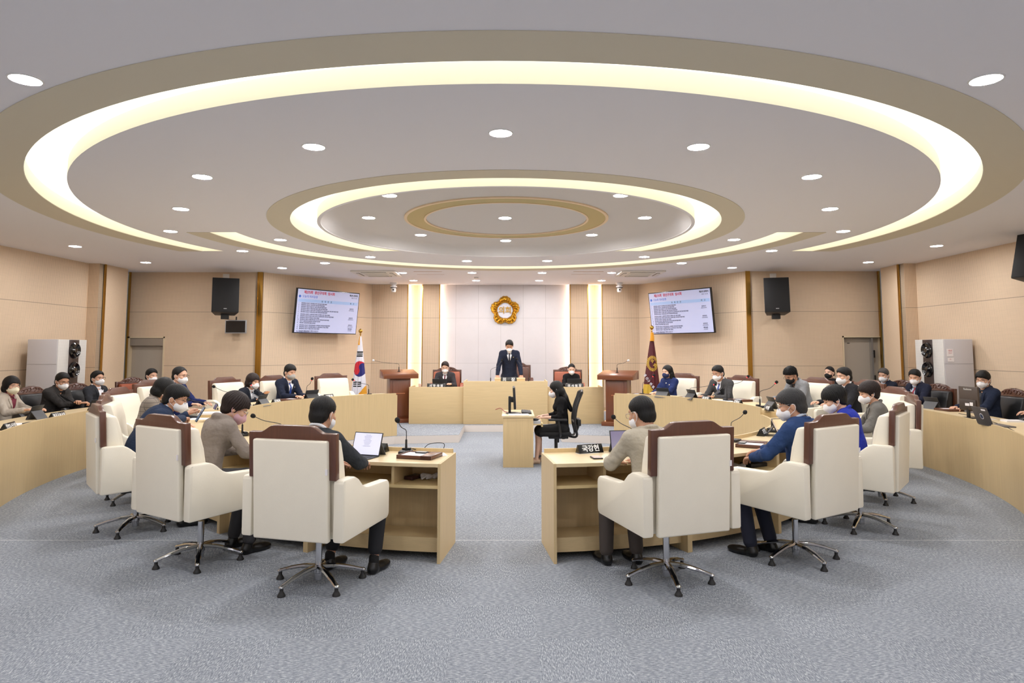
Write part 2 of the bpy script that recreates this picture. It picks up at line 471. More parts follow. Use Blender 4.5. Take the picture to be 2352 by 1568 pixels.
# --- walls. Each is a slab with its own local frame: x along the wall, y = thickness away from the room
def wall(name, p, q, m, z0=0.0, z1=CEIL+0.3, th=0.15, holes=None):
    p = Vector((p[0], p[1], 0)); q = Vector((q[0], q[1], 0)); d = q-p; L_ = d.length
    bm = B()
    if not holes: box(bm, 0, L_, 0, th, z0, z1)
    else:
        x = 0
        for (a, b_, ht) in holes:
            if a > x: box(bm, x, a, 0, th, z0, z1)
            box(bm, a, b_, 0, th, ht, z1); x = b_
        if x < L_: box(bm, x, L_, 0, th, z0, z1)
    o = struct(name, bm, m, sharp=None)
    o.location = p; o.rotation_euler = (0, 0, math.atan2(d.y, d.x)); return o
wall('wall_back_left', (XL, 14.38), (-5.60, 14.38), M_slat, holes=[(0.04, 0.80, 1.965)])
wall('wall_back_right', (5.17, 14.2), (XR, 14.2), M_slat, holes=[(2.02, 2.84, 1.975)])
wall('wall_slant_left', (-5.50, 14.38), (-3.67, 17.07), M_slat_fine)
wall('wall_slant_right', (3.33, 17.07), (5.12, 14.2), M_slat_fine)
wall('wall_left', (-8.42, YB), (-8.42, 13.0), M_slat_fine)
wall('wall_right', (8.03, 13.0), (8.03, YB), M_slat_fine)
wall('wall_rear', (XR+0.1, YB), (XL-0.1, YB), mat('rear_wall_bounce_white', (236, 234, 232), rough=0.8))  # unseen rear wall, made white to bounce light forward
# pillars where the side walls meet the frontal walls
def pillar(side):
    s = -1 if side == 'left' else 1
    xf = -8.18 if side == 'left' else 7.77
    xb = XL-0.1 if side == 'left' else XR+0.1
    y1 = 13.83 if side == 'left' else 13.68
    bm = B(); box(bm, min(xf, xb), max(xf, xb), 13.06, y1, 0, CEIL+0.2)
    struct('wall_pillar_'+side, bm, M_plain, sharp=None)
    bm = B(); box(bm, min(xf, xb)+0.02, max(xf, xb)-0.02, 12.9, 13.03, 0, CEIL+0.2)
    struct('wall_pier_'+side, bm, M_slat, sharp=None)
    bm = B(); box(bm, min(xf, xf-0.02*s), max(xf, xf-0.02*s), 13.02, 13.07, 0, CEIL); struct('trim_'+('2' if s < 0 else '3'), bm, M_brass)
pillar('left'); pillar('right')
# back wall recess, slatted piers standing proud of it, lit by warm strips hidden behind their edges
YR = 17.22
bm = B(); box(bm, -4.0, 3.7, YR, YR+0.15, 0, CEIL+0.3); struct('wall_back_centre', bm, M_slat_fine, sharp=None)
bm = B(); box(bm, -1.90, 1.53, YR-0.03, YR-0.001, PZ, CEIL, ); o = struct('wall_back_stone', bm, M_stone, sharp=None)
n = 4
for (x0, x1) in ((-3.80, -2.73), (-2.345, -1.89), (1.52, 1.99), (2.36, 3.45)):
    bm = B(); box(bm, x0, x1, 17.07, 17.11, PZ+0.08, CEIL)
    box(bm, x0+0.08, x1-0.08, 17.11, YR, PZ+0.08, CEIL)
    struct('wall_pier_%d' % n, bm, M_slat, sharp=None)
    bm = B(); box(bm, x0, x1, 17.078, 17.11, PZ, PZ+0.08); struct('baseboard_back_%d' % n, bm, M_base, sharp=None)
    for x in (x0, x1):
        if -3.6 < x < 3.3:
            bm = B(); box(bm, x-0.012, x+0.012, 17.062, 17.112, PZ, CEIL); struct('trim_%d%s' % (n, 'a' if x == x0 else 'b'), bm, M_brass, sharp=None)
    n += 1
# warm strips (one thing each): behind the pier edges, facing the recess
i = 0
for x, s in ((-2.725, 1), (-2.35, -1), (-1.885, 1), (1.515, -1), (1.995, 1), (2.355, -1)):
    bm = B(); box(bm, x-0.055*s if s > 0 else x+0.015, x-0.015*s if s > 0 else x+0.055, 17.125, 17.15, PZ, CEIL)
    lab = ['warm light strip behind the outer edge of the left glowing niche', 'warm light strip behind the inner edge of the left glowing niche',
           'warm light strip along the left side of the white stone panel', 'warm light strip along the right side of the white stone panel',
           'warm light strip behind the inner edge of the right glowing niche', 'warm light strip behind the outer edge of the right glowing niche'][i]
    setp(obj('light_strip', bm, M_led, sharp=None), lab, 'light', 'warm strips behind the podium wall panels'); i += 1
# brass mirror strips at the wall corners
k = 20
for (x, y, w) in ((-5.555, 14.34, 0.10), (5.145, 14.15, 0.09)):
    bm = B(); box(bm, x-w/2, x+w/2, y, y+0.03, 0, CEIL); box(bm, x-w/2-0.01, x-w/2+0.005, y-0.012, y+0.02, 0, CEIL)
    struct('trim_%d' % k, bm, M_brass, sharp=None); k += 1
for (x, y) in ((-8.44, 14.36), (8.0, 14.18)):
    bm = B(); box(bm, x-0.02, x+0.012, y-0.03, y+0.02, 0, CEIL); struct('trim_%d' % k, bm, M_brass, sharp=None); k += 1

# --- doors in the frontal walls
def door(name, x0, x1, y, ht, open_=False):
    bm = B(); box(bm, x0, x1, y+0.10, y+0.14, 0, ht); d = struct(name, bm, M_door, sharp=None)
    bm = B()
    box(bm, x0-0.03, x0, y-0.012, y+0.10, 0, ht+0.03); box(bm, x1, x1+0.03, y-0.012, y+0.10, 0, ht+0.03); box(bm, x0-0.03, x1+0.03, y-0.012, y+0.10, ht, ht+0.03)
    obj('door_frame', bm, M_doorframe, d, sharp=None)
    bm = B(); box(bm, x0+0.12, x0+0.17, y+0.085, y+0.10, ht-0.13, ht-0.115); obj('door_plate', bm, mat('dark_plastic', (40, 40, 44), rough=0.4), d)
    return d
d1 = door('door_1', -8.40, -7.66, 14.38, 1.965)
bm = B(); box(bm, -8.40, -7.66, 14.385, 14.48, 1.80, 1.965); obj('door_closer_panel', bm, mat('door_head', (150, 138, 124), rough=0.6), d1, sharp=None)
d2 = door('door_2', 7.20, 7.99, 14.2, 1.975)
bm = B(); box(bm, 7.80, 7.84, 14.21, 14.29, 0.02, 1.96); obj('door_edge', bm, mat('brushed_steel', (190, 188, 184), rough=0.3, metal=0.8), d2)
bm = B()
for z in (1.62, 1.08, 0.5): box(bm, 7.835, 7.87, 14.20, 14.23, z-0.08, z+0.08)
obj('door_hinge', bm, mat('dark_steel', (80, 76, 70), rough=0.35, metal=0.8), d2)

# ================================================================ CEILING
CX, CY = -0.0816, 9.397
RA, RB_, RC, RD = 5.63, 5.289, 2.981, 2.642
AO, AI = 4.34, 3.96
YCUT, YARC = 11.27, 9.45
def arc_pts(r, a0, a1, n):
    return [(CX + r*math.cos(a0+(a1-a0)*i/n), CY + r*math.sin(a0+(a1-a0)*i/n)) for i in range(n+1)]
def band_poly(ro, ri, keep, ycut, n=120):
    """annulus sector on one side of the line y=ycut; keep 'near' (y<ycut) or 'far' (y>ycut)"""
    ao = math.asin(max(-1, min(1, (ycut-CY)/ro))); ai = math.asin(max(-1, min(1, (ycut-CY)/ri)))
    if keep == 'near':
        o = arc_pts(ro, PI-ao, 2*PI+ao, n); i_ = arc_pts(ri, 2*PI+ai, PI-ai, n)
    else:
        o = arc_pts(ro, ao, PI-ao, n); i_ = arc_pts(ri, PI-ai, ai, n)
    return o + i_
H1 = band_poly(RA, RB_, 'near', YCUT)
H2 = band_poly(RC, RD, 'near', YCUT)
H3 = band_poly(AO, AI, 'far', YARC, 90)
RDI = RD - 0.045
H4 = arc_pts(RDI, 0, 2*PI*(1-1/120), 119)
outer = [(XL-0.2, YB-0.1), (XR+0.2, YB-0.1), (XR+0.2, 17.4), (XL-0.2, 17.4)]
def flat_fill(polys, z, m, name, flip=True, parent=None, thick=0.0):
    vl = [[Vector((x, y, 0)) for x, y in p] for p in polys]
    tris = tessellate_polygon(vl); pts = [v for p in vl for v in p]
    bm = bmesh.new(); vs = [bm.verts.new((p.x, p.y, z)) for p in pts]
    for t in tris:
        try: bm.faces.new([vs[i] for i in t])
        except ValueError: pass
    bmesh.ops.recalc_face_normals(bm, faces=bm.faces[:])
    for f in bm.faces:
        if (f.normal.z > 0) == flip: f.normal_flip()
    if thick:
        r = bmesh.ops.extrude_face_region(bm, geom=bm.faces[:])
        for v in [g for g in r['geom'] if isinstance(g, bmesh.types.BMVert)]: v.co.z += thick
    return obj(name, bm, m, parent, sharp=None)
def downlight_positions():
    return []
c = flat_fill([outer, H1, H2, H3, H4], CEIL, M_ceil, 'ceiling'); c['kind'] = 'structure'
# beige bands laid on the ceiling round each cove
for nm, p in (('trim_30', band_poly(6.0, RA+0.004, 'near', YCUT)), ('trim_31', band_poly(3.27, RC+0.004, 'near', YCUT)), ('trim_32', band_poly(4.68, AO+0.004, 'far', YARC, 90))):
    o = flat_fill([p], CEIL-0.006, M_tan, nm, thick=0.0055); o['kind'] = 'structure'
# coves: cream walls and a luminous lid
def cove(poly, label, depth=0.15):
    t = thing('cove_light', label, 'ceiling light', (0, 0, 0), group='ring coves in the ceiling')
    bm = bmesh.new(); n = len(poly)
    a = [bm.verts.new((x, y, CEIL-0.001)) for x, y in poly]; b = [bm.verts.new((x, y, CEIL+depth)) for x, y in poly]
    for i in range(n): bm.faces.new((a[i], a[(i+1) % n], b[(i+1) % n], b[i]))
    obj('housing', bm, M_cream, t, sharp=30)
    flat_fill([poly], CEIL+depth, M_cove, 'diffuser', parent=t)
cove(H1, 'large outer ring cove glowing cream in the ceiling')
cove(H2, 'small inner ring cove glowing cream round the raised disc')
cove(H3, 'curved arc cove glowing between the two rings, nearest the podium')
# raised disc inside the inner ring, with an olive-gold ring
DZ = CEIL + 0.17
bm = bmesh.new(); n = 120; rings = []
for r, z in ((RDI, CEIL), (RDI, CEIL+0.015), (RDI-0.03, CEIL+0.05), (RDI-0.10, CEIL+0.12), (RDI-0.20, CEIL+0.16), (RDI-0.30, DZ)):
    rings.append([bm.verts.new((CX+r*math.cos(2*PI*i/n), CY+r*math.sin(2*PI*i/n), z)) for i in range(n)])
for a, b in zip(rings, rings[1:]):
    for i in range(n): bm.faces.new((a[i], b[i], b[(i+1) % n], a[(i+1) % n]))
bm.faces.new(rings[-1])
bmesh.ops.recalc_face_normals(bm, faces=bm.faces[:])
if bm.faces[-1 if True else 0].normal.z > 0: bmesh.ops.reverse_faces(bm, faces=bm.faces[:])
o = struct('ceiling_2', bm, mat('ceiling_disc_paint', (216, 213, 211), rough=0.8, spec=0.2))
o = flat_fill([arc_pts(1.43, 0, 2*PI*119/120, 119), arc_pts(1.19, 0, 2*PI*119/120, 119)], DZ-0.012, M_gold_band, 'trim_33', thick=0.011); o['kind'] = 'structure'
M_pale = mat('ring_edge', (238, 214, 180), rough=0.6)
for nm, (r0, r1) in (('trim_34', (1.47, 1.43)), ('trim_35', (1.19, 1.16))):
    o = flat_fill([arc_pts(r0, 0, 2*PI*119/120, 119), arc_pts(r1, 0, 2*PI*119/120, 119)], DZ-0.018, M_pale, nm, thick=0.017); o['kind'] = 'structure'
# closing roof so no light leaks
bm = B(); box(bm, XL-0.5, XR+0.5, YB-0.4, 18.0, CEIL+0.35, CEIL+0.45); struct('ceiling_3', bm, M_ceil, sharp=None)

# --- downlights
DL = [((-3.10, 4.04), 'large bright downlight at the far left edge of the picture outside the outer ring'),
      ((3.02, 4.04), 'large bright downlight at the far right edge of the picture outside the outer ring'),
      ((-1.68, 5.42), 'downlight just inside the outer ring, left of the nearest middle one'),
      ((-0.09, 5.07), 'nearest downlight on the centre line, just inside the outer ring'),
      ((1.58, 5.42), 'downlight just inside the outer ring, right of the nearest middle one'),
      ((-3.08, 6.38), 'downlight inside the outer ring on the left, second row back'),
      ((2.98, 6.38), 'downlight inside the outer ring on the right, second row back'),
      ((-4.04, 7.86), 'downlight between the rings on the left, third row back'),
      ((3.88, 7.86), 'downlight between the rings on the right, third row back'),
      ((-4.95, 9.36), 'downlight left of the outer end of the arc cove'),
      ((4.80, 9.36), 'downlight right of the outer end of the arc cove'),
      ((-7.25, 10.74), 'downlight outside the ring above the left standing air conditioner'),
      ((7.02, 10.70), 'downlight outside the ring above the right standing air conditioner'),
      ((-7.20, 12.74), 'downlight near the left pillar and left door'),
      ((6.98, 12.70), 'downlight near the right pillar and right door'),
      ((-4.68, 11.24), 'downlight past the left tip of the outer ring cove'),
      ((4.50, 11.22), 'downlight past the right tip of the outer ring cove'),
      ((-3.62, 10.10), 'downlight between the inner ring and the arc cove, left side'),
      ((3.46, 10.08), 'downlight between the inner ring and the arc cove, right side'),
      ((-3.70, 12.82), 'downlight behind the arc cove above the left screen'),
      ((3.36, 12.84), 'downlight behind the arc cove above the right screen'),
      ((-4.82, 13.60), 'downlight beside the left hanging speaker'),
      ((4.60, 13.56), 'downlight beside the right hanging speaker'),
      ((-2.62, 11.98), 'downlight at the left tip of the small ring cove'),
      ((2.44, 11.96), 'downlight at the right tip of the small ring cove'),
      ((-0.87, 12.52), 'downlight between the raised disc and the arc cove, left of centre'),
      ((0.68, 12.50), 'downlight between the raised disc and the arc cove, right of centre')]
for y, nm in ((14.46, 'front'), (16.08, 'rear')):
    for x, w in ((-2.44, 'far left'), (-0.89, 'inner left'), (0.67, 'inner right'), (2.22, 'far right')):
        DL.append(((x, y), 'downlight in the %s row over the podium, %s of four' % (nm, w)))
DL2 = [((-1.50, 7.87), 'downlight in the raised disc, near left'), ((1.33, 7.87), 'downlight in the raised disc, near right'),
       ((-2.05, 9.22), 'downlight in the raised disc, left end'), ((1.90, 9.22), 'downlight in the raised disc, right end'),
       ((-0.10, 9.24), 'downlight at the centre of the olive-gold ring'), ((-1.50, 10.62), 'downlight in the raised disc, far left'),
       ((1.31, 10.62), 'downlight in the raised disc, far right'), ((-0.11, 11.18), 'downlight in the raised disc, farthest on the centre line')]
first = None
for lst, z in ((DL, CEIL), (DL2, DZ)):
    for (x, y), lab in lst:
        if first is None:
            t = thing('downlight', lab, 'ceiling light', (x, y, z), group='recessed downlights')
            bm = B(); lathe(bm, [(0, -0.004), (0.088, -0.004), (0.088, 0.0)], 28)
            obj('diffuser', bm, M_lamp, t)
            bm = B(); lathe(bm, [(0.088, -0.001), (0.089, -0.007), (0.098, -0.006), (0.100, 0.0)], 28); obj('trim_ring', bm, M_lampring, t)
            first = t
        else: dup(first, (x, y, z), 0, lab)
# downlights added out of frame to brighten the near chairs and ceiling
for (x, y) in [(-6.6, 5.0), (6.4, 5.0), (-6.8, 7.8), (6.6, 7.8)] + [(x_, y_) for y_ in (-2.3, -0.1, 2.1) for x_ in (-6.6, -4.0, -1.4, 1.4, 4.0, 6.4)]:
    dup(first, (x, y, CEIL), 0, 'added downlight out of frame, lighting the near chairs and ceiling', 'downlights added outside the frame')

# --- ceiling air-conditioner cassettes
M_ac = mat('aircon_plastic', (226, 222, 216), rough=0.5); M_acd = mat('aircon_slot', (120, 112, 104), rough=0.6)
def cassette(x, y, rz, label):
    t = thing('ceiling_air_conditioner', label, 'air conditioner', (x, y, CEIL), rz, 'ceiling cassette air conditioners')
    bm = B(); box(bm, -0.48, 0.48, -0.48, 0.48, -0.035, 0.0, 0.008); obj('frame', bm, M_ac, t)
    bm = B(); box(bm, -0.26, 0.26, -0.26, 0.26, -0.048, -0.034, 0.004)
    for i in range(-6, 7): box(bm, -0.24, 0.24, i*0.036-0.004, i*0.036+0.004, -0.052, -0.047)
    obj('intake_grille', bm, M_ac, t)
    for a in range(4):
        bm = B(); box(bm, -0.27, 0.27, 0.33, 0.40, -0.038, -0.033, M=Matrix.Rotation(a*PI/2, 4, 'Z')); sl = obj('air_slot', bm, M_acd, t)
        bm = B(); box(bm, -0.26, 0.26, 0.345, 0.395, -0.050, -0.040, 0.003, M=Matrix.Rotation(a*PI/2, 4, 'Z')); obj('louver', bm, M_ac, sl)
    return t
cassette(-3.02, 14.5, 0.0, 'square ceiling air conditioner left of the podium')
cassette(2.85, 14.5, 0.0, 'square ceiling air conditioner right of the podium')
def slot(x, y, w, lab):
    bm = B(); box(bm, x-w/2, x+w/2, y-0.26, y-0.245, CEIL-0.006, CEIL); box(bm, x-w/2, x+w/2, y+0.245, y+0.26, CEIL-0.006, CEIL)
    box(bm, x-w/2, x+w/2, y-0.245, y+0.245, CEIL-0.003, CEIL, mi=1)
    setp(obj('ceiling_hatch', bm, [mat('hatch_line', (196, 160, 140), rough=.6), M_ceil]), lab, 'hatch', 'flush ceiling hatches')
slot(-1.85, 14.5, 0.62, 'flush ceiling hatch between the left air conditioner and the podium')
slot(1.68, 14.5, 0.66, 'flush ceiling hatch between the right air conditioner and the podium')
bm = B(); box(bm, -0.90, -0.80, 15.35, 15.5, CEIL-0.03, CEIL, 0.005)
setp(obj('smoke_detector', bm, M_ac), 'small square white detector on the ceiling over the podium', 'smoke detector')

# world: faint neutral fill standing in for nothing but the closed room's residual light
w = bpy.data.worlds.new('world'); SC.world = w; w.use_nodes = True
w.node_tree.nodes['Background'].inputs[0].default_value = (0.9, 0.93, 1.0, 1); w.node_tree.nodes['Background'].inputs[1].default_value = 0.05
# ================================================================ FURNITURE MATERIALS
M_oak = wood('light_oak_veneer_x', (206, 182, 138), 'x', 0.06, 0.42)
M_oakz = wood('light_oak_veneer_z', (206, 182, 138), 'z', 0.06, 0.42)
M_oaktop = wood('light_oak_worktop', (220, 200, 160), 'x', 0.05, 0.30)
M_oakedge = mat('oak_edge_band', (218, 194, 142), rough=0.45)
M_leather = mat('cream_leather', (236, 229, 212), rough=0.42, spec=0.45, noise=0.03, nscale=8, bump=0.06, bscale=220)
M_walnut = wood('walnut_frame', (92, 56, 42), 'z', 0.16, 0.30, coat=0.25)
M_walnutx = wood('walnut_frame_x', (92, 56, 42), 'x', 0.16, 0.30, coat=0.25)
M_chrome = mat('chrome', (205, 205, 208), rough=0.09, metal=1.0)
M_rubber = mat('black_rubber', (26, 26, 28), rough=0.55)
M_blackleather = mat('black_leather', (30, 31, 33), rough=0.35, bump=0.1, bscale=160)
M_orange = mat('orange_leather', (160, 82, 52), rough=0.4, bump=0.08, bscale=160)
M_redwood = wood('carved_redwood', (84, 46, 30), 'x', 0.18, 0.28, coat=0.3)
M_redwood2 = wood('lectern_wood', (110, 60, 34), 'z', 0.10, 0.30, coat=0.3)
M_redwood3 = wood('lectern_wood_top', (116, 64, 36), 'x', 0.08, 0.30, coat=0.3)
M_label = mat('white_label', (236, 232, 234), rough=0.5)

# ================================================================ COUNCIL CHAIR (faces +y; origin on the floor under the column)
def star_base(t, leg_mat, a0, rad=0.33, foot=True, z_hub=0.085, lift=0.0):
    for i in range(5):
        a = a0 + i*2*PI/5; M = Matrix.Rotation(a, 4, 'Z')
        bm = B(); pts = [(0.02, 0, z_hub+0.035), (0.12, 0, z_hub+0.030), (0.23, 0, z_hub+0.006), (rad-0.01, 0, 0.064)]
        tube(bm, [M @ Vector(p) for p in smooth_path(pts, 4)], [0.026]*5+[0.023]*4+[0.019]*4, 8, flat=0.62)
        ball(bm, M @ Vector((rad-0.008, 0, 0.062)), 0.0185, 10, sc=(1, 1, 0.8))
        lg = obj('leg', bm, leg_mat, t)
        if foot:
            bm = B(); lathe(bm, [(0, 0.055), (0.014, 0.055), (0.013, 0.035), (0.022, 0.018), (0.028, 0.008), (0.028, 0.0), (0, 0.0)], 14, Matrix.Translation(M @ Vector((rad-0.01, 0, 0))))
            obj('foot', bm, M_rubber, lg)
def crest_outline(w, z0, z1, dz, leg_w, z_bottom, carved=False):
    """inverted U with a raised crest; 2D (x, z)"""
    o = []
    n = 8
    o.append((w, z0))
    for i in range(n+1):                                    # right shoulder up to crest
        u = i/n; x = w*0.74 - (w*0.32)*u; s = u*u*(3-2*u); o.append((x, z0 + dz*s))
    if carved:
        k = [(w*0.50, z0+dz*0.92), (w*0.34, z0+dz*1.12), (w*0.16, z0+dz*1.32), (0, z0+dz*1.42)]
        o = o[:-1] + k + [(-x, z) for x, z in reversed(k[:-1])] + [(-x, z) for x, z in reversed(o[:-1])]
    else:
        o = o + [(-x, z) for x, z in reversed(o)]
    o += [(-w, z_bottom), (-w+leg_w, z_bottom), (-w+leg_w, z1), (w-leg_w, z1), (w-leg_w, z_bottom), (w, z_bottom)]
    return o
def tilt(a, y, z): return Matrix.Translation((0, y, z)) @ Matrix.Rotation(a, 4, 'X') @ Matrix.Translation((0, -y, -z))
def council_chair(name, label, group, frame_m, pad_m, carved=False, lift=0.0, base_a=0.3):
    t = thing(name, label, 'chair', group=group)
    star_base(t, M_chrome, base_a)
    bm = B(); lathe(bm, [(0, 0.03), (0.03, 0.03), (0.03, 0.075), (0.036, 0.08), (0.036, 0.13), (0.024, 0.135), (0.024, 0.315+lift), (0.0, 0.315+lift)], 20); obj('column', bm, M_chrome, t)
    bm = B(); lathe(bm, [(0, 0.30+lift), (0.029, 0.30+lift), (0.029, 0.345+lift), (0, 0.345+lift)], 16); box(bm, -0.16, 0.16, -0.16, 0.2, 0.335+lift, 0.385+lift, 0.01)
    obj('mechanism', bm, M_rubber, t)
    L = lift; T = Matrix.Translation((0, 0, L))
    Mb = T @ tilt(R(3.0), -0.30, 0.4)
    # outer back pad
    bm = B(); box(bm, -0.292, 0.292, -0.375, -0.325, 0.385, 1.070, 0.014, 3, M=Mb); obj('back_pad', bm, pad_m, t)
    # wooden frame
    zb = 0.80
    bm = B(); prism(bm, crest_outline(0.342, 1.115, 1.03, 0.048, 0.060, zb, carved), -0.345, -0.297, 'y', 0.006, M=Mb)
    fr = obj('back_frame', bm, frame_m, t)
    if carved:
        bm = B()
        for s in (-1, 1):
            for (x, z, r) in ((0.05, 1.135, 0.03), (0.11, 1.125, 0.026), (0.17, 1.115, 0.022)):
                tube(bm, [Mb @ Vector((s*x + r*math.cos(q), -0.295, z + r*math.sin(q))) for q in [k*0.6 for k in range(9)]], 0.006, 6)
        obj('carving', bm, frame_m, fr)
    # front back cushion: wedge, thicker at the bottom
    bm = B(); prism(bm, [(-0.30, 1.07), (-0.205, 1.06), (-0.165, 0.9), (-0.12, 0.55), (-0.10, 0.44), (-0.30, 0.42)], -0.312, 0.312, 'x', 0.028, M=Mb)
    obj('backrest', bm, pad_m, t)
    # seat box and cushion
    bm = B(); box(bm, -0.31, 0.31, -0.30, 0.30, 0.39+L, 0.455+L, 0.015); obj('seat_base', bm, pad_m, t)
    bm = B(); box(bm, -0.315, 0.315, -0.20, 0.335, 0.41+L, 0.475+L, 0.028, 3); obj('seat', bm, pad_m, t)
    # arms: full-height side panels with a dipped top line
    prof = [(-0.36, 0.385), (0.31, 0.40), (0.335, 0.43), (0.335, 0.655), (0.31, 0.69), (-0.02, 0.70), (-0.08, 0.72), (-0.15, 0.78), (-0.20, 0.805), (-0.345, 0.805), (-0.365, 0.79)]
    for s in (-1, 1):
        bm = B(); prism(bm, prof, min(s*0.318, s*0.402), max(s*0.318, s*0.402), 'x', 0.018, M=T); obj('armrest', bm, pad_m, t)
    bm = B(); box(bm, 0.280, 0.296, -0.379, -0.372, 0.845, 0.885, M=Mb); obj('tag', bm, M_label, t)
    return t
def lifted(t, dz, label=None):
    for c in kids(t):
        n = c.name.split('.')[0]
        if n not in ('leg', 'column'): c.location.z += dz

def face(p, c=(RCX, RCY)):                     # rotation so that +y points from p to c
    return math.atan2(c[1]-p[1], c[0]-p[0]) - PI/2
LCH = [(-1.42, 4.93), (-2.53, 5.44), (-3.59, 6.37), (-4.29, 7.61), (-4.95, 8.88), (-5.18, 9.98), (-4.52, 10.98), (-4.02, 11.70), (-3.30, 12.62)]
RCHR = [(1.15, 5.00), (2.33, 5.50), (3.37, 6.45), (4.22, 7.62), (4.90, 9.02), (5.12, 10.02), (4.78, 10.90), (3.86, 11.68), (3.12, 12.66)]
LLAB = ['cream leather chair nearest on the left of the aisle, under the man in dark grey', 'cream leather chair under the woman in taupe, second from the aisle on the left',
        'cream leather chair under the man in navy reading a phone on the left', 'cream leather chair at the left edge of the ring, under the woman in checked jacket',
        'empty cream leather chair on the left facing right, beside the checked jacket woman', 'cream leather chair under the bespectacled balding man on the far left',
        'cream leather chair left of the short haired woman in black jacket', 'cream leather chair behind the young man with the blue tie',
        'empty cream leather chair left of the white national flag']
RLAB = ['cream leather chair nearest on the right of the aisle, behind the man in beige', 'cream leather chair under the man in blue blazer on the right',
        'cream leather chair under the woman in royal blue jacket', 'cream leather chair under the woman in grey jacket at the right edge of the ring',
        'empty cream leather chair on the right facing left, behind the woman in grey', 'cream leather chair under the man in black suit and open white collar',
        'cream leather chair under the curly haired man in light grey jacket', 'cream leather chair under the man in dark grey suit on the far right',
        'cream leather chair behind the long haired woman in navy']
cc = council_chair('council_chair', LLAB[0], 'cream council chairs', M_walnut, M_leather, base_a=R(36))
PZONE = lambda p: PZ if p[1] > 9.7 else 0.0
def place(src, p, rz, label, group=None, dz=0.0, first=False, z=None):
    o = src if first else copy_tree(src)
    o.location = (p[0], p[1], PZONE(p) if z is None else z); o.rotation_euler = (0, 0, rz); o['label'] = label
    if group: o['group'] = group
    if dz: lifted(o, dz)
    return o
rot_extra = {('L', 0): 0.02, ('R', 0): 0.05, ('L', 4): -0.05, ('R', 4): 0.05}
for side, P_, LB in (('L', LCH, LLAB), ('R', RCHR, RLAB)):
    for i, p in enumerate(P_):
        far = p[1] > 9.7
        place(cc, p, face(p) + rot_extra.get((side, i), 0), LB[i], dz=(-0.075 if far else 0.02), first=(side == 'L' and i == 0))

# chairs of the outer row and of the podium (carved crest)
bc = council_chair('leather_armchair', 'x', 'dark leather chairs of the outer row', M_redwood, M_blackleather, carved=True)
OCX, OCY, OR = -0.05, 10.2, 7.47
def oface(p): return face(p, (OCX, 9.6))
OUT = [((-7.22, 9.25), 'black leather chair under the woman in cream jacket at the left edge'), ((-7.34, 10.48), 'black leather chair with carved crest behind the man in charcoal jacket'),
       ((-7.34, 11.50), 'black leather chair with carved crest behind the man facing right on the left'),
       ((6.33, 12.95), 'black leather chair under the woman with the black mask'), ((7.25, 12.62), 'black leather chair under the grey haired man in navy suit'),
       ((7.03, 11.30), 'black leather chair with carved crest behind the man with the red tie'), ((7.22, 9.92), 'black leather chair with carved crest behind the man at the monitor'),
       ((7.62, 8.35), 'black leather chair at the right edge of the picture')]
for i, (p, lab) in enumerate(OUT): place(bc, p, oface(p), lab, first=(i == 0), z=0.0, dz=-0.03)
oc = council_chair('leather_armchair', 'x', 'orange leather chairs', M_redwood, M_orange, carved=True)
place(oc, (-6.92, 12.42), oface((-6.92, 12.42)), 'orange leather chair with carved crest near the left door', first=True, z=0.0)
place(oc, (-1.55, 15.35), PI, 'orange leather chair behind the man at the left of the podium', z=PZ, dz=-0.02)
place(oc, (1.30, 15.35), PI-0.08, 'orange leather chair behind the woman at the right of the podium', z=PZ, dz=-0.02)
kc = council_chair('leather_armchair', 'dark carved wooden chair behind the standing man at the podium', 'orange leather chairs', M_redwood, mat('brown_leather', (92, 54, 40), rough=0.4), carved=True)
place(kc, (0.12, 15.9), PI, 'dark carved wooden chair behind the standing man at the podium', first=True, z=PZ, dz=0.08); kc['group'] = 'podium chairs'

# ================================================================ CURVED DESKS
def arc_strip(bm, pf, a0, a1, r0, r1, z0, z1, n=10, mi=0):
    """curved slab between two radii"""
    t = bmesh.new(); cols = []
    for i in range(n+1):
        a = a0 + (a1-a0)*i/n; p = pf(a, r0); q = pf(a, r1)
        cols.append([t.verts.new((p[0], p[1], z0)), t.verts.new((q[0], q[1], z0)), t.verts.new((q[0], q[1], z1)), t.verts.new((p[0], p[1], z1))])
    for a, b in zip(cols, cols[1:]):
        for k in range(4): t.faces.new((a[k], b[k], b[(k+1) % 4], a[(k+1) % 4]))
    t.faces.new(cols[0]); t.faces.new(list(reversed(cols[-1])))
    bmesh.ops.recalc_face_normals(t, faces=t.faces[:])
    for f in t.faces: f.material_index = mi
    merge(bm, t)
def radial_panel(bm, pf, a, r0, r1, z0, z1, th=0.024, sgn=1):
    """upright board along a radius"""
    p = Vector((*pf(a, r0), 0)); q = Vector((*pf(a, r1), 0)); d = (q-p).normalized(); nrm = Vector((-d.y, d.x, 0))*th*sgn
    t = bmesh.new(); vs = []
    for z in (z0, z1):
        for v in (p, q, q+nrm, p+nrm): vs.append(t.verts.new((v.x, v.y, z)))
    for f in ((0, 1, 2, 3), (4, 5, 6, 7), (0, 1, 5, 4), (1, 2, 6, 5), (2, 3, 7, 6), (3, 0, 4, 7)): t.faces.new([vs[i] for i in f])
    bmesh.ops.recalc_face_normals(t, faces=t.faces[:]); merge(bm, t)
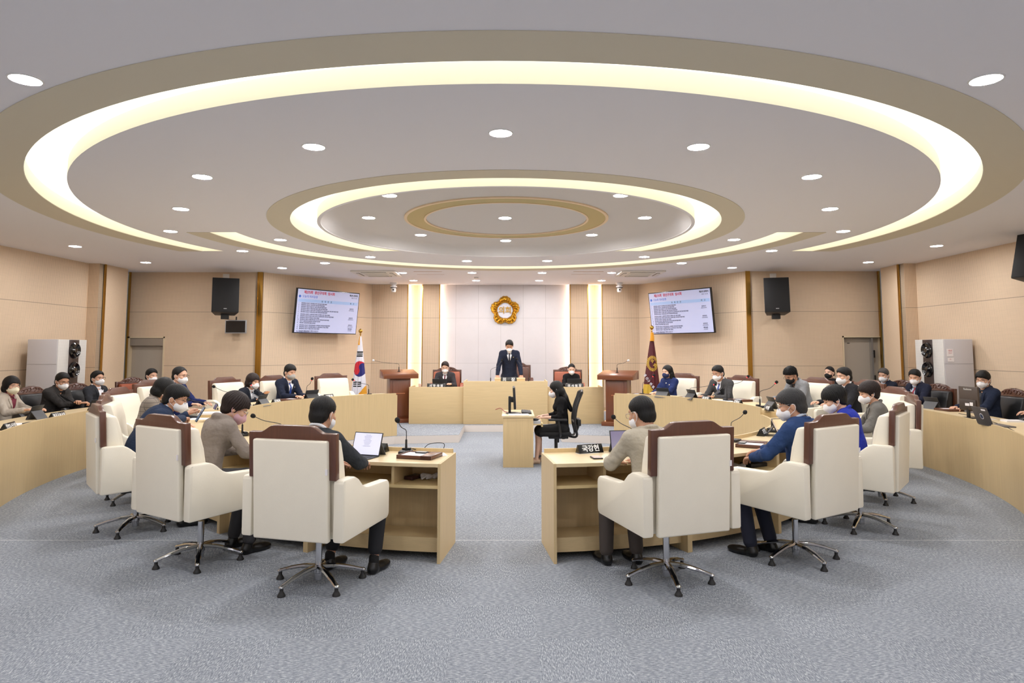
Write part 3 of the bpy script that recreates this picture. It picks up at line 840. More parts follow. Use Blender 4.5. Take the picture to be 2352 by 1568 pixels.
def curved_desk(label, group, pf, a0, a1, r0, r1, z, H=0.785, lip=0.035, ends=(1, 1), name='curved_desk', shelf=True):
    """a unit open towards larger radius"""
    c = pf((a0+a1)/2, (r0+r1)/2)
    t = thing(name, label, 'desk', (c[0], c[1], z), 0, group)
    off = lambda a, r: tuple(Vector(pf(a, r)) - Vector((c[0], c[1])))
    bm = B(); arc_strip(bm, off, a0, a1, r0+0.022, r1, H-0.028, H); obj('worktop', bm, M_oaktop, t, sharp=25)
    bm = B(); arc_strip(bm, off, a0, a1, r0, r0+0.022, 0.0, H+lip); obj('front_panel', bm, M_oakz, t, sharp=25)
    for a, e, s in ((a0, ends[0], 1), (a1, ends[1], -1)):
        s2 = -s if pf(1, 1)[0] > pf(0, 1)[0] else s
        bm = B(); radial_panel(bm, off, a, r0 + (0.0 if e else 0.022), r1-0.012 if e == 0 else r1, 0.0, H-0.028 if not e else H, sgn=s2); obj('side_panel', bm, M_oakz, t)
    if shelf:
        bm = B(); arc_strip(bm, off, a0, a1, r0+0.14, r1-0.03, H-0.205, H-0.180); obj('shelf', bm, M_oakedge, t, sharp=25)
        bm = B(); arc_strip(bm, off, a0, a1, r0+0.14, r0+0.155, 0.06, H-0.028); obj('modesty_panel', bm, M_oakz, t, sharp=25)
        am = a0 + (a1-a0)*0.34
        bm = B(); radial_panel(bm, off, am, r0+0.155, r1-0.04, H-0.182, H-0.028); obj('divider', bm, M_oakz, t)
        bm = B(); arc_strip(bm, off, a0, a1, r0+0.20, r1-0.10, 0.06, 0.175); obj('plinth', bm, M_oak, t, sharp=25)
    return t
near_a = [6.6, 23, 39, 55, 70.5, 86]
near_d = ['curved oak desk unit at the aisle %s, before the %s', 'curved oak desk unit %s before the %s', 'curved oak desk unit %s before the %s', 'curved oak desk unit at the %s of the ring before the %s', 'curved oak desk unit on the %s before the %s']
ND = {'L': [('on the left', 'man in dark grey'), ('on the left', 'woman in taupe'), ('on the left', 'man in navy with phone'), ('left', 'woman in checked jacket'), ('left', 'empty cream chair')],
      'R': [('on the right', 'man in beige jacket'), ('on the right', 'man in blue blazer'), ('on the right', 'woman in royal blue'), ('right', 'woman in grey jacket'), ('right', 'empty cream chair')]}
far_a = [86, 101, 116, 130.5, 145.5]
FD = {'L': ['bespectacled balding man on the left', 'short haired woman on the left', 'young man with the blue tie', 'empty chair by the white flag'],
      'R': ['man in black suit and white collar', 'curly haired man in light grey', 'man in dark grey suit on the right', 'long haired woman in navy']}
for side, sg in (('L', -1), ('R', 1)):
    pf = (lambda a, r, sg=sg: ringp(sg*a, r))
    for i in range(5):
        curved_desk(near_d[i] % ND[side][i], 'curved desks of the inner ring', pf, near_a[i], near_a[i+1], RIN, ROUT, 0.0, ends=(1 if i == 0 else 0, 0))
    for i in range(4):
        curved_desk('curved desk unit on the platform, before the ' + FD[side][i], 'curved desks of the inner ring', pf, far_a[i], far_a[i+1], RIN, ROUT, PZ, H=0.735, ends=(0, 1 if i == 3 else 0))
    # outer row
    of = (lambda a, r, sg=sg: ((1.3 if sg < 0 else -1.4) + sg*r*math.sin(R(a)), OCY - r*math.cos(R(a))))
    oa = [48.4, 59, 69.5, 80, 90.5, 101] if side == 'L' else [48.4, 59, 69, 79, 89, 98]
    names = {'L': ['nearest end of the left outer row', 'left outer row before the woman in cream', 'left outer row before the man in charcoal', 'left outer row before the man facing right', 'left outer row near the left door'],
             'R': ['nearest end of the right outer row', 'right outer row before the man at the monitor', 'right outer row before the man with the red tie', 'right outer row before the grey haired man', 'right outer row before the woman with black mask']}[side]
    for i in range(1 if side == 'L' else 0, 5):
        curved_desk('curved oak desk unit, ' + names[i], 'curved desks of the outer row', of, oa[i], oa[i+1], OR, OR+0.62, 0.0, H=0.79, ends=(1 if i == 0 else 0, 1 if i == 4 else 0), shelf=(i < 2))

# ================================================================ PODIUM DESKS
def podium_desk(label, x0, x1, H, y=13.95, dep=0.75):
    cx = (x0+x1)/2; w = (x1-x0)/2
    t = thing('podium_desk', label, 'desk', (cx, y, PZ), 0, 'podium desks')
    bm = B(); box(bm, -w, w, 0, 0.03, 0, H, 0.002); obj('front_panel', bm, M_oak, t)
    bm = B(); box(bm, -w+0.02, w-0.02, 0.03, dep, H-0.06, H-0.035, 0.003); obj('worktop', bm, M_oaktop, t)
    for s in (-1, 1):
        bm = B(); box(bm, min(s*w, s*(w-0.025)), max(s*w, s*(w-0.025)), 0.03, dep, 0, H-0.001, 0.002); obj('side_panel', bm, M_oakz, t)
    return t
podium_desk('low oak podium desk at the left, before the man with red tie', -2.19, -1.035, 0.775, y=14.0)
podium_desk('tall oak podium desk in the centre', -1.03, 0.755, 0.90, y=13.93, dep=0.9)
podium_desk('low oak podium desk at the right, before the woman in black', 0.76, 1.95, 0.775, y=14.0)
def riser(x0, x1, lab):
    t = thing('desk_riser', lab, 'desk riser', ((x0+x1)/2, 14.1, PZ+0.865), 0, 'risers on the podium desk'); w = (x1-x0)/2
    bm = B(); box(bm, -w, w, 0.0, 0.3, 0.0, 0.075, 0.002); obj('body', bm, M_oak, t)
    bm = B(); box(bm, -w-0.005, w+0.005, -0.005, 0.305, 0.075, 0.092, 0.003); obj('top', bm, M_oaktop, t)
riser(-0.37, -0.245, 'small oak riser left of the chairman nameplate')
riser(0.105, 0.28, 'small oak riser right of the chairman nameplate')

# ================================================================ LECTERNS
def lectern(p, rz, label):
    t = thing('lectern', label, 'lectern', (p[0], p[1], PZ), rz, 'dark wood lecterns')
    bm = B(); box(bm, -0.30, 0.30, -0.25, 0.25, 0.0, 0.085, 0.006); obj('base', bm, M_redwood3, t)
    bm = B(); box(bm, -0.225, 0.225, -0.17, 0.20, 0.085, 0.95, 0.004); obj('body', bm, M_redwood2, t)
    bm = B(); box(bm, -0.165, 0.165, -0.183, -0.170, 0.14, 0.90, 0.003); pn = obj('front_panel', bm, M_redwood2, t)
    bm = B(); box(bm, -0.10, 0.10, -0.187, -0.182, 0.62, 0.632); obj('inlay', bm, mat('inlay_pale', (190, 120, 80), rough=0.4), pn)
    bm = B(); prism(bm, [(-0.27, 0.945), (0.27, 0.945), (0.27, 1.13), (0.22, 1.13), (-0.27, 1.045)], -0.375, 0.375, 'x', 0.005); obj('reading_top', bm, M_redwood3, t)
    return t
lectern((2.22, 13.75), R(-24), 'dark wood lectern right of the podium with a white tipped microphone')
lectern((-2.48, 14.4), R(22), 'dark wood lectern left of the podium, partly behind the desks')

# ================================================================ CLERK DESK
t = thing('clerk_desk', 'small oak desk in the middle of the hall, with monitor', 'desk', (0.09, 9.64, 0), 0)
bm = B(); box(bm, -0.24, 0.24, 0.0, 0.95, 0.715, 0.745, 0.003); obj('worktop', bm, M_oaktop, t)
for y in (0.01, 0.915):
    bm = B(); box(bm, -0.22, 0.222, y, y+0.025, 0.0, 0.715, 0.002); obj('side_panel', bm, M_oakz, t)
bm = B(); box(bm, -0.215, -0.195, 0.035, 0.915, 0.08, 0.715); obj('back_panel', bm, M_oakz, t)
bm = B(); box(bm, 0.05, 0.36, 0.08, 0.87, 0.60, 0.618, 0.002); box(bm, 0.34, 0.365, 0.08, 0.87, 0.575, 0.63, 0.002); obj('keyboard_tray', bm, M_oakedge, t)

# ================================================================ OFFICE CHAIR (mesh back)
M_blackpl = mat('black_plastic', (28, 29, 31), rough=0.45); M_mesh = mat('black_mesh_fabric', (22, 22, 24), rough=0.9, bump=0.3, bscale=400)
t = thing('office_chair', 'black mesh office chair under the clerk with long hair', 'chair', (0.67, 10.08, 0), R(90))
for i in range(5):
    a = R(30+i*72); M = Matrix.Rotation(a, 4, 'Z'); bm = B()
    tube(bm, [M @ Vector(p) for p in ((0.03, 0, 0.15), (0.15, 0, 0.135), (0.31, 0, 0.085))], [0.03, 0.026, 0.02], 8, flat=0.7); lg = obj('leg', bm, M_blackpl, t)
    bm = B(); lathe(bm, [(0, -0.012), (0.026, -0.012), (0.026, 0.012), (0, 0.012)], 16, Matrix.Translation(M @ Vector((0.31, 0.02, 0.027))) @ Matrix.Rotation(a, 4, 'Z') @ Matrix.Rotation(PI/2, 4, 'X'))
    box(bm, -0.014, 0.014, -0.02, 0.02, 0.045, 0.09, 0.004, M=Matrix.Translation(M @ Vector((0.31, 0, 0)))); obj('caster', bm, M_rubber, lg)
bm = B(); lathe(bm, [(0, 0.09), (0.04, 0.09), (0.04, 0.17), (0.025, 0.18), (0.025, 0.40), (0, 0.40)], 16); obj('column', bm, M_blackpl, t)
bm = B(); box(bm, -0.13, 0.13, -0.18, 0.12, 0.37, 0.42, 0.012); tube(bm, [(0.1, -0.05, 0.39), (0.22, -0.05, 0.33), (0.24, -0.05, 0.27)], 0.015); obj('mechanism', bm, M_blackpl, t)
bm = B(); box(bm, -0.25, 0.25, -0.22, 0.27, 0.415, 0.475, 0.028, 3); obj('seat', bm, M_mesh, t)
bm = B()
for s in (-1, 1): tube(bm, smooth_path([(0.05*s, -0.20, 0.40), (0.18*s, -0.30, 0.42), (0.235*s, -0.27, 0.62), (0.225*s, -0.30, 0.85), (0.20*s, -0.38, 1.06)], 5), 0.018, 8)
tube(bm, [(-0.20, -0.38, 1.06), (0, -0.40, 1.085), (0.20, -0.38, 1.06)], 0.02, 8); tube(bm, [(-0.235, -0.27, 0.62), (0, -0.30, 0.60), (0.235, -0.27, 0.62)], 0.016, 8)
tube(bm, [(0, -0.3, 0.45), (0, -0.36, 0.62)], 0.025, 8); box(bm, -0.14, 0.14, -0.37, -0.31, 0.56, 0.66, 0.012)
fr = obj('back_frame', bm, M_blackpl, t)
bm = bmesh.new(); rows = []
for j in range(9):
    v = j/8; z = 0.56+0.5*v; y = -0.275 - 0.02*v - 0.09*max(0, v-0.5)*2*0.8; w_ = 0.22
    rows.append([bm.verts.new((-w_+2*w_*i/8, y - 0.03*(1-((i-4)/4)**2), z)) for i in range(9)])
for a, b in zip(rows, rows[1:]):
    for i in range(8): bm.faces.new((a[i], a[i+1], b[i+1], b[i]))
r_ = bmesh.ops.extrude_face_region(bm, geom=bm.faces[:])
for v in [g for g in r_['geom'] if isinstance(g, bmesh.types.BMVert)]: v.co.y += 0.012
bmesh.ops.recalc_face_normals(bm, faces=bm.faces[:])
obj('backrest', bm, M_mesh, t)
for s in (-1, 1):
    bm = B(); box(bm, s*0.29-0.035, s*0.29+0.035, -0.15, 0.13, 0.655, 0.685, 0.01); tube(bm, [(s*0.29, -0.02, 0.66), (s*0.285, -0.05, 0.45), (s*0.15, -0.05, 0.41)], 0.02, 8); obj('armrest', bm, M_blackpl, t)

# ================================================================ STANDING AIR CONDITIONERS
M_acw = mat('aircon_white', (214, 212, 212), rough=0.45); M_acg = mat('aircon_grey_side', (196, 193, 196), rough=0.5)
M_acb = mat('aircon_brown_strip', (58, 46, 44), rough=0.3); M_gloss = mat('gloss_black', (12, 12, 14), rough=0.12, coat=0.6)
def dotted(name, rgb):
    m = bpy.data.materials.new(name); m.use_nodes = True; nt = m.node_tree; N = nt.nodes; L = nt.links; b = N['Principled BSDF']
    tc = N.new('ShaderNodeTexCoord'); sx = N.new('ShaderNodeSeparateXYZ'); L.new(tc.outputs['Object'], sx.inputs[0])
    fx = math_node(N, L, 'FRACT', math_node(N, L, 'DIVIDE', sx.outputs[1], 0.02)); fz = math_node(N, L, 'FRACT', math_node(N, L, 'DIVIDE', sx.outputs[2], 0.02))
    a = math_node(N, L, 'MULTIPLY', math_node(N, L, 'LESS_THAN', fx, 0.45), math_node(N, L, 'LESS_THAN', fz, 0.45))
    k = N.new('ShaderNodeMix'); k.data_type = 'RGBA'; c = lin(rgb); L.new(a, k.inputs[0]); k.inputs[6].default_value = (*c, 1); k.inputs[7].default_value = (*[v*.45 for v in c], 1)
    L.new(k.outputs[2], b.inputs['Base Color']); b.inputs['Roughness'].default_value = .5; return m
M_perf = dotted('aircon_perforated', (222, 220, 216))
def standing_ac(p, rz, label, H, s, sticker=False):
    """local: louvre face on +x (s=1) or -x (s=-1) side"""
    t = thing('standing_air_conditioner', label, 'air conditioner', (p[0], p[1], 0), rz, 'standing air conditioners')
    bm = B(); box(bm, -0.25, 0.25, -0.40, 0.40, 0.0, H, 0.012); obj('body', bm, M_acg, t)
    x = 0.25*s
    def fb(name, y0, y1, z0, z1, m, d=0.012): 
        bm = B(); box(bm, min(x, x+d*s), max(x, x+d*s), y0, y1, z0, z1, 0.003); return obj(name, bm, m, t)
    fb('front_grille', -0.39, -0.105, 0.02, H, M_perf); fb('front_grille', 0.175, 0.39, 0.02, H, M_perf)
    fb('centre_strip', -0.10, 0.17, 0.02, H-0.004, M_acb, 0.016)
    for z in (H-0.19, H-0.53):
        bm = B(); Mx = Matrix.Translation((x+0.01*s, 0.035, z)) @ Matrix.Rotation(PI/2*s, 4, 'Y')
        lathe(bm, [(0.135, 0.0), (0.14, 0.03), (0.12, 0.05), (0.085, 0.028), (0.06, 0.02), (0.04, 0.045), (0, 0.052)], 32, Mx); obj('round_louver', bm, M_gloss, t)
    bm = B()
    for z0, z1 in ((H-0.86, H-0.80), (H-0.95, H-0.89), (H-1.0, H-0.995)): box(bm, min(x+0.015*s, x+0.019*s), max(x+0.015*s, x+0.019*s), 0.0, 0.07, z0, z1)
    obj('control_panel', bm, mat('panel_grey', (110, 104, 104), rough=0.4), t)
    bm = B(); box(bm, -0.252, 0.252, -0.402, 0.402, H*0.775, H*0.777); obj('seam', bm, mat('seam_grey', (160, 158, 160)), t)
    if sticker:
        bm = B(); box(bm, -0.21, -0.10, -0.404, -0.401, H-0.30, H-0.17); box(bm, -0.20, -0.09, -0.404, -0.401, H-0.39, H-0.32); st = obj('sticker', bm, M_label, t)
        for q, (tx, sz, zz) in enumerate((('1등급', 0.03, H-0.20), ('에너지', 0.02, H-0.24), ('LG', 0.02, H-0.345))):
            text(tx, sz, mat('sticker_red', (200, 60, 70)), t, (-0.155, -0.406, zz), (PI/2, 0, 0), 0.0004, name='sticker_text')
    return t
standing_ac((-8.02, 11.56), R(2), 'grey and white standing air conditioner against the left wall', 1.885, 1)
standing_ac((7.72, 11.72), 0, 'grey and white standing air conditioner with sticker against the right wall', 1.89, -1, True)

# ================================================================ WALL SCREENS
M_black = mat('screen_bezel', (14, 15, 20), rough=0.25)
M_scr = mat('screen_lavender', (180, 187, 222), rough=0.25, emit=(206, 210, 240), estr=0.10)
M_scrhead = mat('screen_blue_header', (154, 180, 224), rough=0.25, emit=(172, 196, 236), estr=0.10)
M_ink = mat('screen_ink', (74, 78, 110), rough=0.4, emit=(60, 62, 90), estr=0.03); M_inkb = mat('screen_ink_blue', (70, 110, 200), emit=(80, 120, 210), estr=0.08)
M_inkr = mat('screen_ink_red', (190, 40, 70), emit=(190, 40, 70), estr=0.08); M_inkk = mat('screen_ink_black', (20, 22, 34))
AG = ['광주광역시 광산구 공유재산 관리 조례 일부개정조례안', '광주광역시 광산구 구세 감면 조례 일부개정조례안', '광주광역시 광산구 행정기구 설치 조례 일부개정조례안', '광주광역시 광산구 지방공무원 정원 조례 일부개정조례안',
      '광주광역시 광산구 기금의 설치 및 통합관리기금 설치에 관한 조례 일부개정조례안', '광주광역시 광산구 지방보조금 관리 조례 일부개정조례안', '광주광역시 광산구 고용안정의 예방 및 피해자 보호 지원 조례안', '광주광역시 광산구 필수노동자 보호 및 지원에 관한 조례 일부개정조례안',
      '광주광역시 광산구 공공급식 지원 조례안', '광주광역시 광산구 예술단체 설치 및 운영 조례 일부개정조례안', '광산구 제9대의회의원실의 민간위탁 동의안', '재단법인 광산장학회 출연 동의안',
      '광주광역시 광산구 주민안전보험 도시재생과 조례 일부개정조례안', '광주광역시 광산구 산업재해 예방 및 노동안전보건 지원 조례안', '광주광역시 광산구 자율소방대 지원 조례안', '2022년도 행정사무감사 계획서 승인의 건', '광산구청장 및 관계공무원 출석 요구안']
def wall_screen(tl, tr, ztop, h, tilt_a, label):
    tl = Vector((*tl, 0)); tr = Vector((*tr, 0)); d = tr-tl; W = d.length; c = (tl+tr)/2
    t = thing('wall_screen', label, 'television', (c.x, c.y, ztop-h/2), math.atan2(d.y, d.x), 'wall screens')
    T = Matrix.Rotation(tilt_a, 4, 'X')
    bm = B(); box(bm, -W/2, W/2, 0.0, 0.055, -h/2, h/2, 0.006, M=T); obj('casing', bm, M_black, t)
    bm = B(); box(bm, -W/2+0.02, W/2-0.02, -0.003, 0.001, -h/2+0.02, h/2-0.02, M=T); disp = obj('display', bm, M_scr, t)
    bm = B(); box(bm, -W/2+0.05, W/2-0.05, -0.0045, -0.002, h*0.195, h*0.265, M=T); obj('header_bar', bm, M_scrhead, disp)
    bm = B(); box(bm, -0.2, 0.2, 0.05, 0.38, -0.15, 0.15, 0.01); obj('bracket', bm, M_blackpl, t)
    rx = (PI/2 + tilt_a, 0, 0)
    def tx(s_, size, m, x, z, al='LEFT', off=0.0, sx=1.0):
        me_loc = T @ Vector((x, -0.006, z)); return text(s_, size, m, disp, me_loc, rx, 0.0006, off, al, name='screen_text', sx=sx)
    tx('제275회  광산구의회  임시회', h*0.076, M_inkr, -W*0.40, h*0.415, off=0.0018*h, sx=0.95)
    tx('제2차 본회의', h*0.048, M_inkk, W*0.47, h*0.42, 'RIGHT', 0.0012*h); tx('2022. 10. 20.', h*0.034, M_ink, W*0.46, h*0.365, 'RIGHT')
    tx('오늘의 의사일정', h*0.062, M_inkb, -W*0.42, h*0.320, sx=1.0)
    bm = B(); lathe(bm, [(0, 0), (h*0.03, 0), (h*0.03, 0.002), (0, 0.002)], 20, T @ Matrix.Translation((-W*0.455, -0.004, h*0.320)) @ Matrix.Rotation(PI/2, 4, 'X')); obj('screen_emblem', bm, M_inkb, disp)
    tx('부   의   안   건', h*0.048, M_inkk, -W*0.04, h*0.228, 'CENTER'); tx('비   고', h*0.048, M_inkk, W*0.38, h*0.228, 'CENTER')
    z = h*0.168; step = h*0.0385
    for i, s_ in enumerate(AG):
        if i in (6, 12, 15): z -= step*0.35
        tx('%d.' % (i+1), h*0.031, M_ink, -W*0.465, z); tx(s_, h*0.031, M_ink, -W*0.425, z, off=0.0006*h); z -= step
    tx('※ 1호 의사일정 : 심사결과 의결', h*0.026, M_ink, -W*0.46, -h*0.465)
    for zz, a, b in ((0.10, '심사보고', '(행정자치위원회)'), (-0.115, '심사보고', '(경제복지위원회)'), (-0.285, '심사보고', '(산업도시위원회)'), (-0.375, '제안설명', '(운영위원회)')):
        tx(a, h*0.034, M_ink, W*0.38, h*zz, 'CENTER', 0.0008*h); tx(b, h*0.022, M_ink, W*0.38, h*(zz-0.038), 'CENTER')
    return t
wall_screen((-4.85, 14.60), (-3.80, 16.08), 3.10, 1.02, R(6.5), 'large lit agenda screen on the left slanted wall')
wall_screen((3.40, 16.06), (4.46, 14.50), 3.10, 1.02, R(6.5), 'large lit agenda screen on the right slanted wall')

# ================================================================ SPEAKERS, SMALL MONITOR, CAMERAS
M_spk = mat('speaker_black', (20, 20, 22), rough=0.7, bump=0.1, bscale=300); M_spks = mat('speaker_cabinet', (38, 35, 34), rough=0.5)
def hung_speaker(c, rz, label, wallx, w=0.48, h=0.74, d=0.38, pitch=-8):
    t = thing('hanging_speaker', label, 'speaker', c, rz, 'black wall speakers'); T = Matrix.Rotation(R(pitch), 4, 'X')
    bm = B(); prism(bm, [(-w/2, -d/2), (w/2, -d/2), (w/2-0.07, d/2), (-w/2+0.07, d/2)], -h/2, h/2, 'z', 0.008, M=T); obj('cabinet', bm, M_spks, t)
    bm = B(); box(bm, -w/2+0.008, w/2-0.008, -d/2-0.012, -d/2, -h/2+0.01, h/2-0.01, 0.006, M=T); gr = obj('grille', bm, M_spk, t)
    bm = B(); box(bm, -0.03, 0.03, -d/2-0.015, -d/2-0.011, -h/2+0.07, -h/2+0.082, M=T); obj('badge', bm, mat('badge_silver', (190, 190, 190), rough=.3), gr)
    bm = B(); box(bm, -0.08, 0.08, 0.0, 0.2, -h/2-0.10, -h/2+0.02, 0.008); obj('bracket', bm, M_blackpl, t)
    bm = B(); box(bm, -0.02, 0.02, 0.1, wallx, -h/2-0.06, -h/2-0.02, 0.004); obj('wall_arm', bm, M_blackpl, t)
    bm = B(); box(bm, -0.065, 0.065, wallx-0.06, wallx, h/2+0.02, h/2+0.17, 0.008); obj('junction_box', bm, M_ac, t)
    return t
sp = at_y(518, 681, 13.85); hung_speaker((sp.x, sp.y, sp.z-0.005), R(24), 'black speaker hanging on the left frontal wall', 0.5, w=0.53)
sp = at_y(1782, 680, 13.75); hung_speaker((sp.x, sp.y, sp.z-0.01), R(-16), 'black speaker hanging on the right frontal wall', 0.46, w=0.50)
sp = at_y(2372, 575, 9.6); hung_speaker((7.75, 9.5, 3.07), R(-75), 'black speaker cut off by the right edge near the ceiling', 0.40, w=0.48, pitch=-15)
sm = at_y(541, 750, 14.2)
t = thing('small_monitor', 'small dark monitor with silver frame under the left hanging speaker', 'monitor', sm, 0)
bm = B(); box(bm, -0.23, 0.23, 0, 0.045, -0.145, 0.145, 0.006); obj('frame', bm, mat('silver_plastic', (170, 172, 176), rough=0.35, metal=0.4), t)
bm = B(); box(bm, -0.21, 0.21, -0.003, 0.001, -0.125, 0.125); obj('display', bm, mat('screen_off', (26, 24, 26), rough=0.15), t)
bm = B(); box(bm, -0.05, 0.05, 0.04, 0.18, -0.05, 0.05); tube(bm, [(-0.02, 0.08, 0.1), (-0.02, 0.08, 0.22)], 0.015); obj('mount', bm, M_blackpl, t)
def dome(x, y, lab):
    t = thing('camera_dome', lab, 'security camera', (x, y, CEIL), 0, 'white dome cameras')
    bm = B(); lathe(bm, [(0, 0), (0.09, 0), (0.09, -0.05), (0.055, -0.06), (0.055, -0.10), (0, -0.10)], 24); obj('mount', bm, mat('camera_white', (232, 230, 230), rough=0.35), t)
    bm = B(); lathe(bm, [(0, -0.085), (0.085, -0.085), (0.085, -0.13), (0.06, -0.135), (0.06, -0.22), (0.045, -0.245), (0, -0.25)], 24); hd = obj('head', bm, MATS['camera_white'], t)
    bm = B(); lathe(bm, [(0.087, -0.125), (0.088, -0.135), (0.07, -0.14)], 24); obj('band', bm, M_rubber, hd)
    bm = B(); ball(bm, (0, -0.055, -0.19), 0.022, 12); obj('lens', bm, M_gloss, hd)
dome(-3.02, 16.6, 'white dome camera on the ceiling left of the podium wall'); dome(2.74, 16.6, 'white dome camera on the ceiling right of the podium wall')

# ================================================================ EMBLEM ON THE STONE WALL
M_gold = mat('polished_gold', (212, 158, 52), rough=0.16, metal=1.0, bump=0.25, bscale=14)
M_gold2 = mat('brushed_gold', (214, 168, 84), rough=0.3, metal=1.0)
M_emb = mat('emblem_disc', (226, 224, 232), rough=0.4)
ec = at_y(1160, 713, 17.15)
t = thing('council_emblem', 'large gold flower emblem on the white stone wall', 'emblem', (ec.x, 17.178, ec.z), 0)
bm = bmesh.new(); n = 260; A = []
for q in range(n):
    a = 2*PI*q/n; ph = a + PI/2
    pet = abs(math.cos(2.5*(a-PI/2)))                        # five petals, one up
    ro = 0.290 + 0.092*pet**0.85 + 0.014*abs(math.sin(12.5*(a-PI/2)))
    ri = 0.185 + 0.02*pet
    row = []
    for k in range(9):
        u = k/8; r = ri + (ro-ri)*u
        y = -0.075*math.sin(PI*min(1, max(0, u)))**0.6 - 0.012 - 0.016*math.sin(a*25 + 6*u)*math.sin(PI*u)
        row.append(bm.verts.new((r*math.cos(a), y if 0 < k < 8 else 0.0, r*math.sin(a))))
    A.append(row)
for q in range(n):
    for k in range(8): bm.faces.new((A[q][k], A[q][k+1], A[(q+1) % n][k+1], A[(q+1) % n][k]))
bmesh.ops.recalc_face_normals(bm, faces=bm.faces[:])
obj('petal_ring', bm, M_gold, t, sharp=60)
bm = B(); lathe(bm, [(0, 0), (0.20, 0), (0.20, 0.012), (0, 0.012)], 48, Matrix.Rotation(PI/2, 4, 'X')); obj('centre_disc', bm, M_emb, t)
text('의회', 0.19, M_gold2, t, (0, -0.02, 0.0), (PI/2, 0, 0), 0.012, 0.004, name='lettering')

# ================================================================ FLAGS
def flag_pole(t, zt):
    bm = B(); lathe(bm, [(0, 0), (0.15, 0), (0.15, 0.02), (0.05, 0.05), (0.02, 0.06), (0, 0.06)], 24); obj('pole_base', bm, M_gold2, t)
    bm = B(); tube(bm, [(0, 0, 0.05), (0, 0, zt)], 0.012, 10); obj('pole', bm, M_gold2, t)
    bm = B(); lathe(bm, [(0, zt+0.16), (0.045, zt+0.11), (0.045, zt+0.09), (0.02, zt+0.055), (0.012, zt+0.04), (0.02, zt+0.02), (0.012, zt), (0, zt)], 20); ball(bm, (0, 0, zt+0.10), 0.048, 16); obj('finial', bm, mat('finial_gold', (216, 170, 80), rough=0.12, metal=1.0), t)
def flag_cloth(t, ztop, zbot, wt, wb, lean, mats_, paint, name='cloth'):
    bm = bmesh.new(); nu, nv = 150, 220; rows = []
    for j in range(nv+1):
        v = j/nv; z = ztop + (zbot-ztop)*v; hw = wt + (wb-wt)*min(1, v*1.0)**0.9
        row = []
        for i in range(nu+1):
            u = -1+2*i/nu; a = u*1.9
            fold = 1 + 0.10*math.sin(7*a+1.0)*min(1, v*3) + 0.05*math.sin(13*a)*v
            row.append(bm.verts.new((lean*v + math.sin(a/1.9*PI/2)*hw, -math.cos(a/1.9*PI/2)*hw*0.75*fold - 0.01*math.sin(11*a)*v, z)))
        rows.append(row)
    for j in range(nv):
        for i in range(nu):
            f = bm.faces.new((rows[j][i], rows[j+1][i], rows[j+1][i+1], rows[j][i+1]))
            c = f.calc_center_median(); f.material_index = paint(c.x, c.z, (j+0.5)/nv, -1+2*(i+0.5)/nu)
    r_ = bmesh.ops.extrude_face_region(bm, geom=bm.faces[:])
    for v in [g for g in r_['geom'] if isinstance(g, bmesh.types.BMVert)]: v.co.y += 0.012
    bmesh.ops.recalc_face_normals(bm, faces=bm.faces[:])
    return obj(name, bm, mats_, t, sharp=60)
M_fw = mat('flag_white', (222, 222, 232), rough=0.7); M_fr = mat('flag_red', (196, 34, 52), rough=0.7); M_fb = mat('flag_blue', (34, 34, 110), rough=0.7)
M_fk = mat('flag_black', (16, 16, 18), rough=0.7); M_fy = mat('flag_gold_fringe', (228, 160, 40), rough=0.7); M_fm = mat('flag_maroon', (80, 14, 26), rough=0.6)
fp = at_y(828, 760, 15.2)
t = thing('national_flag', 'white national flag with red and blue circle, draped on a pole by the left lectern', 'flag', (fp.x, 15.2, PZ), 0)
flag_pole(t, fp.z - PZ - 0.10)
def zpx(y): return at_y(828, y, 15.1).z - PZ
def paint_kr(x, z, v, u):
    s = 15.1/1545.0
    if v < 0.13 and u < -0.15+v*1.2: return 4
    cx, cz, r = 0.01, zpx(847), 0.16
    # taegeuk, stretched a little by the drape
    dx, dz = (x-cx)/0.145, (z-cz)/0.178
    if dx*dx + dz*dz < 1:
        th = R(-28); ex = dx*math.cos(th)-dz*math.sin(th); ez = dx*math.sin(th)+dz*math.cos(th)
        red = ez > 0
        if (ex+0.5)**2 + ez*ez < 0.25: red = True
        if (ex-0.5)**2 + ez*ez < 0.25: red = False
        return 1 if red else 2
    for zc in (zpx(808.5), zpx(813), zpx(817.5)):
        if abs(z-zc) < 0.0155 and abs(x-0.0) < 0.068: return 3
    for zc in (zpx(877.5), zpx(882), zpx(886.7)):
        if abs(z-zc) < 0.0150 and abs(x+0.035) < 0.09 and abs(x+0.035) > 0.008: return 3
    if z < zpx(883) and x > 0.17 - (zpx(883)-z)*0.75: return 4
    return 0
flag_cloth(t, zpx(772), 0.35, 0.02, 0.205, -0.01, [M_fw, M_fr, M_fb, M_fk, M_fy], paint_kr)
fp = at_y(1497, 752, 15.2)
t = thing('council_flag', 'maroon council flag with gold flower emblem, draped on a pole by the right screen', 'flag', (fp.x, 15.2, PZ), 0)
flag_pole(t, fp.z - PZ - 0.10)
def paint_m(x, z, v, u):
    if v < 0.0: return 1
    if z < zpx(882) and x < -0.10 + (zpx(882)-z)*0.55: return 1
    cx, cz = -0.01, zpx(834.5); dx, dz = (x-cx)/0.135, (z-cz)/0.185
    r = math.hypot(dx, dz); a = math.atan2(dz, dx)
    ro = 0.93 + 0.07*math.cos(26*a)
    if r < ro and r > 0.66: return 1 if (math.sin(26*a + r*14) > -0.45 or r > 0.86) else 0
    if 0.60 < r < 0.635: return 1
    return 0
cl = flag_cloth(t, zpx(778), 0.35, 0.035, 0.235, -0.03, [M_fm, mat('flag_gold_thread', (206, 170, 56), rough=0.5)], paint_m)
